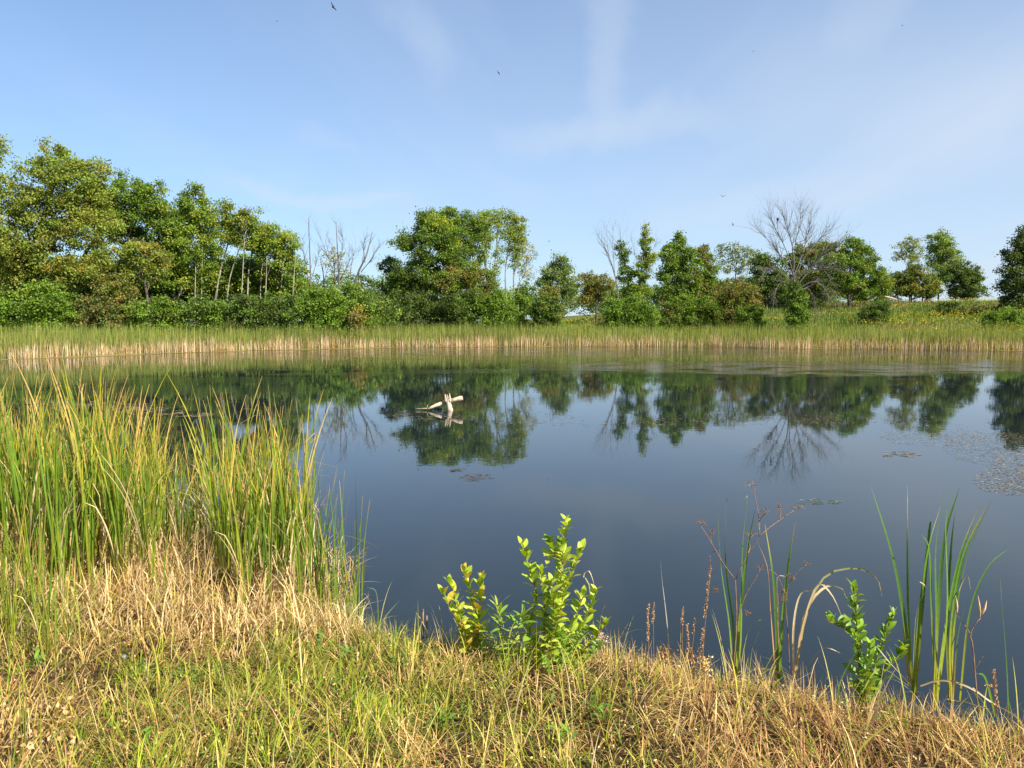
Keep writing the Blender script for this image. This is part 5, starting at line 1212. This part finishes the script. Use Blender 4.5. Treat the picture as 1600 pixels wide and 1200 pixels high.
# broad weeds in the turf
HB = 'leafy weeds in the near turf'
hb = leafset(.075, .3, [(.13, .27, .03), (.17, .32, .035)], 61)
for k, (px, py, lb) in enumerate([(545, 1040, 'green leafy weed in the turf nearest the last slim cattail'), (500, 1020, 'green leafy weed at the right foot of the reed litter'), (225, 1060, 'low green weed in the middle of the left turf'),
        (300, 1075, 'broad bladed weed in the left turf beside a broken reed'), (620, 1045, 'low weed in the turf left of the small milkweed'), (60, 1050, 'dark green feathery weed at the left below the white stalk'),
        (690, 1150, 'small weed with round pale leaves at the bottom centre'), (930, 1130, 'bright green weed at the right below the large milkweed'), (230, 1180, 'small green weed near the bottom left of the turf'), (880, 1180, 'spiky green tuft at the bottom edge below the large milkweed')]):
    g = onground(px, py); rs_ = np.random.RandomState(200 + k); root = empty('weed', g, lb, 'weed', HB)
    for q in range(16):
        az = rs_.uniform(0, 2 * PI); zz = rs_.uniform(0, .14)
        put_leaf(hb[rs_.randint(len(hb))], root, np.zeros(3), np.array([rs_.normal() * .03, rs_.normal() * .03, zz]), az, rs_.uniform(.2, 1.1), 0, rs_.uniform(.6, 1.3))
    a = Acc(); tube(a, [(0, 0, -.02), (.005, 0, .08), (0, .005, .16)], [.003, .003, .001], 4); link('stem', a.mesh('stem', M_GSTEM, True), root)

# ------------------------------------------------------------------ dried stalks
def stalk_plant(name, label, cat, base_px, Y, lines, r=.004, heads=(), mat=None, blobs=()):
    """lines: pixel polylines, each a part; heads: umbels (px,py,radius px); blobs: seed spikes (p0,p1,width)"""
    rs_ = np.random.RandomState(int(base_px[0])); b = P(*base_px, Y); root = empty(name, (b[0], b[1], h1(b[0], b[1])), label, cat); org = np.array(root.location)
    mat = mat or M_STEM
    for k, ln in enumerate(lines):
        dy = rs_.uniform(-.1, .1) if k else 0; a = Acc()
        sp_ = spline([P(a_, c_, Y + (dy * q / (len(ln) - 1))) for q, (a_, c_) in enumerate(ln)], 10)
        tube(a, sp_, np.linspace(r, r * .55, 10) * (1 if k == 0 else .65), 6, jit=.1); link('stem' if k == 0 else 'branch', a.mesh('stem', mat, True, org), root)
    for (hx, hy, hr) in heads:
        a = Acc(); c = P(hx, hy, Y); R_ = hr * Y / F
        for q in range(14):
            an = rs_.uniform(0, 2 * PI); e = rs_.uniform(.35, 1)
            t = c + np.array([math.cos(an) * R_ * e, math.sin(an) * R_ * e, R_ * .35 * (1.1 - e) + rs_.uniform(-.1, .15) * R_])
            tube(a, [c - [0, 0, R_ * .3], (c + t) / 2, t], [.001, .0008, .0007], 3, cap=False)
            for w_ in range(5):
                pp = t + rs_.normal(size=3) * .006
                V_, Q_, C_ = leafquads(np.array([pp]), .010, .006, np.array([[.22, .13, .08]]), .2, rs_); a.add(V_, Q_, None, C_)
        link('seed_head', a.mesh('seed_head', M_DRY, False, org), root)
    for (p0, p1, w) in blobs:
        a = Acc(); A_, B_ = P(*p0, Y), P(*p1, Y); nL = int(np.linalg.norm(B_ - A_) / .0045)
        tube(a, [A_, (A_ + B_) / 2, B_], [.002, .0018, .001], 4, (.3, .18, .1))
        for q in range(nL):
            t = q / nL; an = rs_.uniform(0, 2 * PI, 3); c = A_ + (B_ - A_) * t
            ww = w * (1.1 - .5 * t)
            pp = c + np.stack([np.cos(an) * ww, np.sin(an) * ww, rs_.normal(size=3) * .003], 1)
            V_, Q_, C_ = leafquads(pp, rs_.uniform(.008, .014, 3), .008, palette([(.48, .29, .13), (.36, .2, .09), (.58, .4, .2)], 3, rs_), .2, rs_); a.add(V_, Q_, None, C_)
        link('seed_spike', a.mesh('seed_spike', M_DRY, False, org), root)
    return root
stalk_plant('dried_umbel', 'tall dried umbel stalk with brown branching seed heads on the right bank', 'dried plant', (1138, 1110), YB - .15,
   [[(1136, 1115), (1146, 1040), (1151, 970), (1149, 906)], [(1149, 906), (1130, 880), (1108, 842), (1095, 822)], [(1149, 906), (1166, 870), (1186, 838), (1184, 818)], [(1168, 865), (1172, 856), (1170, 845)],
    [(1186, 838), (1186, 810), (1178, 765)], [(1186, 838), (1205, 822), (1228, 806), (1240, 798)], [(1186, 815), (1192, 806), (1197, 801)], [(1151, 970), (1165, 930), (1180, 905), (1188, 889)],
    [(1218, 812), (1220, 800), (1218, 791)], [(1112, 848), (1110, 838), (1112, 832)]], .0052,
   [(1095, 818, 8), (1174, 758, 12), (1196, 801, 9), (1172, 835, 10), (1246, 793, 8), (1188, 887, 6), (1113, 831, 4), (1218, 791, 2), (1170, 958, 4), (1118, 922, 5)])
stalk_plant('dried_umbel', 'second dried umbel stalk with small brown heads beside the V shaped cattail', 'dried plant', (1234, 1055), YB,
   [[(1234, 1065), (1232, 1000), (1228, 950), (1226, 920)], [(1227, 930), (1215, 900), (1195, 885)], [(1228, 940), (1232, 912), (1242, 902)], [(1232, 912), (1245, 895), (1260, 882)]], .0035, [(1260, 882, 5), (1226, 938, 6), (1222, 925, 5), (1232, 900, 6), (1240, 905, 4)])
stalk_plant('milkweed_stalk', 'bare brown milkweed stalk with split pods at the right', 'dried plant', (1528, 1115), YB - .55,
   [[(1529, 1120), (1524, 1060), (1520, 1010), (1516, 992), (1524, 975), (1532, 966)], [(1517, 992), (1508, 978), (1496, 962)], [(1523, 1045), (1530, 1035), (1536, 1026)]], .0048)
mwk = bpy.data.objects[-1] if False else None
def pod(root, p0, p1, Y, r_):
    org = np.array(root.location); a = Acc(); A_, B_ = P(*p0, Y), P(*p1, Y)
    tube(a, spline([A_, (A_ + B_) / 2 + np.array([.004, 0, 0]), B_], 7), np.array([.15, .7, 1, .95, .7, .35, .05]) * r_, 8, jit=.08)
    link('pod', a.mesh('pod', M_POD, True, org), root)
M_POD = bark_mat('seed_pod', (.40, .26, .12), (.66, .5, .3), 80)
mwr = [o for o in COL.objects if o.name == 'milkweed_stalk'][0]
pod(mwr, (1531, 968), (1528, 930), YB - .55, .008); pod(mwr, (1533, 962), (1542, 938), YB - .55, .009); pod(mwr, (1495, 960), (1493, 930), YB - .55, .008)
# dry smartweed spikes
for k, (bx, by, pts, bl, lb) in enumerate([
    (1014, 1040, [(1014, 1045), (1013, 1000), (1012, 965)], [((1012, 1000), (1013, 968), .006), ((1011, 965), (1015, 942), .006)], 'short dry brown seed spike, leftmost on the right bank'),
    (1022, 1040, [(1022, 1045), (1021, 1000), (1021, 968)], [((1020, 972), (1022, 941), .006)], 'short dry seed spike right beside the leftmost one'),
    (1068, 1040, [(1068, 1045), (1066, 1000), (1067, 970)], [((1065, 975), (1068, 947), .006), ((1075, 1010), (1074, 975), .004)], 'short dry seed spike between the pale stalk and the tall spike'),
    (1085, 1040, [(1080, 1045), (1082, 1010), (1085, 985)], [((1083, 990), (1086, 967), .006)], 'short curved dry seed spike just left of the tall one'),
    (1100, 1050, [(1096, 1060), (1099, 1010), (1103, 960), (1110, 890), (1109, 868)], [((1101, 965), (1110, 885), .007), ((1096, 1030), (1099, 980), .010)], 'tall dry brown seed spike left of the slim cattail'),
    (1214, 1050, [(1212, 1075), (1210, 1030), (1209, 1000)], [((1208, 1040), (1209, 1018), .006), ((1216, 1010), (1219, 988), .006)], 'small pale seed spike at the foot of the V shaped cattail'),
    (1555, 1120, [(1560, 1130), (1556, 1090), (1552, 1050)], [((1558, 1105), (1553, 1045), .009), ((1552, 1072), (1538, 1070), .006)], 'pale brown dry weed at the far right beside the thin reed')]):
    stalk_plant('dry_seed_spike', lb, 'dried plant', (bx, by), YB + .05 if bx < 1500 else YB - .55, [pts], .003, (), None, bl)
# brown curled tangle among the spikes
for k, (px, py, Y, rr_, lb, cc) in enumerate([(1040, 1025, 5.6, .06, 'rusty curled dead leaves below the pale upright stalk', RUST), (1080, 1030, 5.6, .06, 'rusty curled dead leaves left of the tall seed spike', RUST), (1100, 1040, 5.5, .05, 'pale dead leaves around the base of the tall seed spike', STRAW),
      (1500, 1150, 4.7, .12, 'dark rusty dead weed in the grass at the lower right', RUST), (1560, 1170, 4.6, .12, 'dark brown dead weed in the bottom right corner', RUST), (1470, 1140, 4.8, .08, 'low rusty weed left of the dark dead weed', RUST), (940, 1000, 5.8, .045, 'pale fluffy burst milkweed pod right of the large milkweed', [(.75, .62, .5), (.6, .42, .25)])]):
    rs_ = np.random.RandomState(300 + k); c = P(px, py, Y); zg = h1(c[0], c[1]); root = empty('dead_weed' if k < 6 else 'burst_pod', (c[0], c[1], zg), lb, 'dried plant' if k < 6 else 'seed pod')
    a = Acc(); tube(a, [(0, 0, -.05), (.01, 0, max(.02, c[2] - zg) * .5), (0, 0, max(.05, c[2] - zg))], [.003, .003, .002], 4)
    for q in range(7):
        v = rs_.normal(size=3) * rr_ * .6; v[2] = abs(v[2]); tube(a, [(0, 0, max(0, c[2] - zg) * .6), tuple(v * .5 + [0, 0, c[2] - zg]), tuple(v + [0, 0, c[2] - zg])], [.002, .0015, .001], 3, cap=False)
    link('stem', a.mesh('stem', M_STEM, True), root)
    a = Acc(); n_ = 150; p = rs_.normal(size=(n_, 3)) * rr_ * np.array([.55, .55, .45]) + [0, 0, c[2] - zg + .02]
    V_, Q_, C_ = leafquads(p, rs_.uniform(.012, .035, n_) * (rr_ / .08) ** .3, rs_.uniform(.006, .014, n_), palette(cc, n_, rs_, .3), .2, rs_); a.add(V_, Q_, None, C_)
    link('dead_leaves' if k < 6 else 'fluff', a.mesh('dead_leaves', M_DRY), root)
# small cattail heads at the waterline left of the milkweed
cph = empty('cattail_heads', P(660, 990, 6.35), 'two small brown cattail heads standing at the water left of the small milkweed', 'dead reed'); org = np.array(cph.location)
for (x0, y0, y1) in [(661, 1000, 952), (667, 1000, 962)]:
    a = Acc(); tube(a, [P(x0, y0, 6.35), P(x0, (y0 + y1) / 2, 6.35), P(x0, y1, 6.35)], [.006, .007, .007], 7); link('cattail_head', a.mesh('cattail_head', M_STEM, True, org), cph)
# white fluffy seed heads
m_fl = leaf_mat('white_fluff', .5, .9, .05, 0, (1, 1, 1))
for k, (px, py, lb) in enumerate([(195, 1030, 'white seed puff in the left turf below the reed litter'), (290, 984, 'white seed puff in the straw at the middle of the reed litter'), (275, 1128, 'white seed puff lowest in the left turf'), (396, 980, 'small white seed puff at the right end of the reed litter')]):
    g = onground(px, py + 10); rs_ = np.random.RandomState(400 + k); root = empty('seed_puff', g, lb, 'seed head', 'white seed puffs')
    a = Acc(); tube(a, [(0, 0, -.02), (0, 0, .03), (.003, 0, .06)], [.0015, .0012, .001], 4); link('stem', a.mesh('stem', M_GSTEM, True), root)
    d = rs_.normal(size=(140, 3)); d /= np.linalg.norm(d, axis=1)[:, None]; a = Acc()
    V_, Q_, C_ = leafquads(d * rs_.uniform(.3, 1, (140, 1)) * .016 + [0, 0, .07], .008, .002, np.full((140, 3), .8), .3, rs_); a.add(V_, Q_, None, C_)
    link('fluff', a.mesh('fluff', m_fl), root)
# white fallen stalk at far left
g = onground(30, 1010); fs = empty('fallen_stalk', g, 'bleached white stalk leaning in the straw at the far left', 'dead reed'); org = np.array(g); a = Acc()
Yf = g[1]; tube(a, spline([P(18, 1006, Yf), P(35, 965, Yf), P(52, 945, Yf - .05), P(76, 922, Yf - .1)], 9), np.linspace(.008, .004, 9), 6, jit=.15)
link('stem', a.mesh('stem', M_LOG, True, org), fs)
print('objects', len(bpy.data.objects), 'tris', sum(sum(len(p.vertices) - 2 for p in m.polygons) if len(m.polygons) < 200 else len(m.polygons) * 2 for m in bpy.data.meshes))
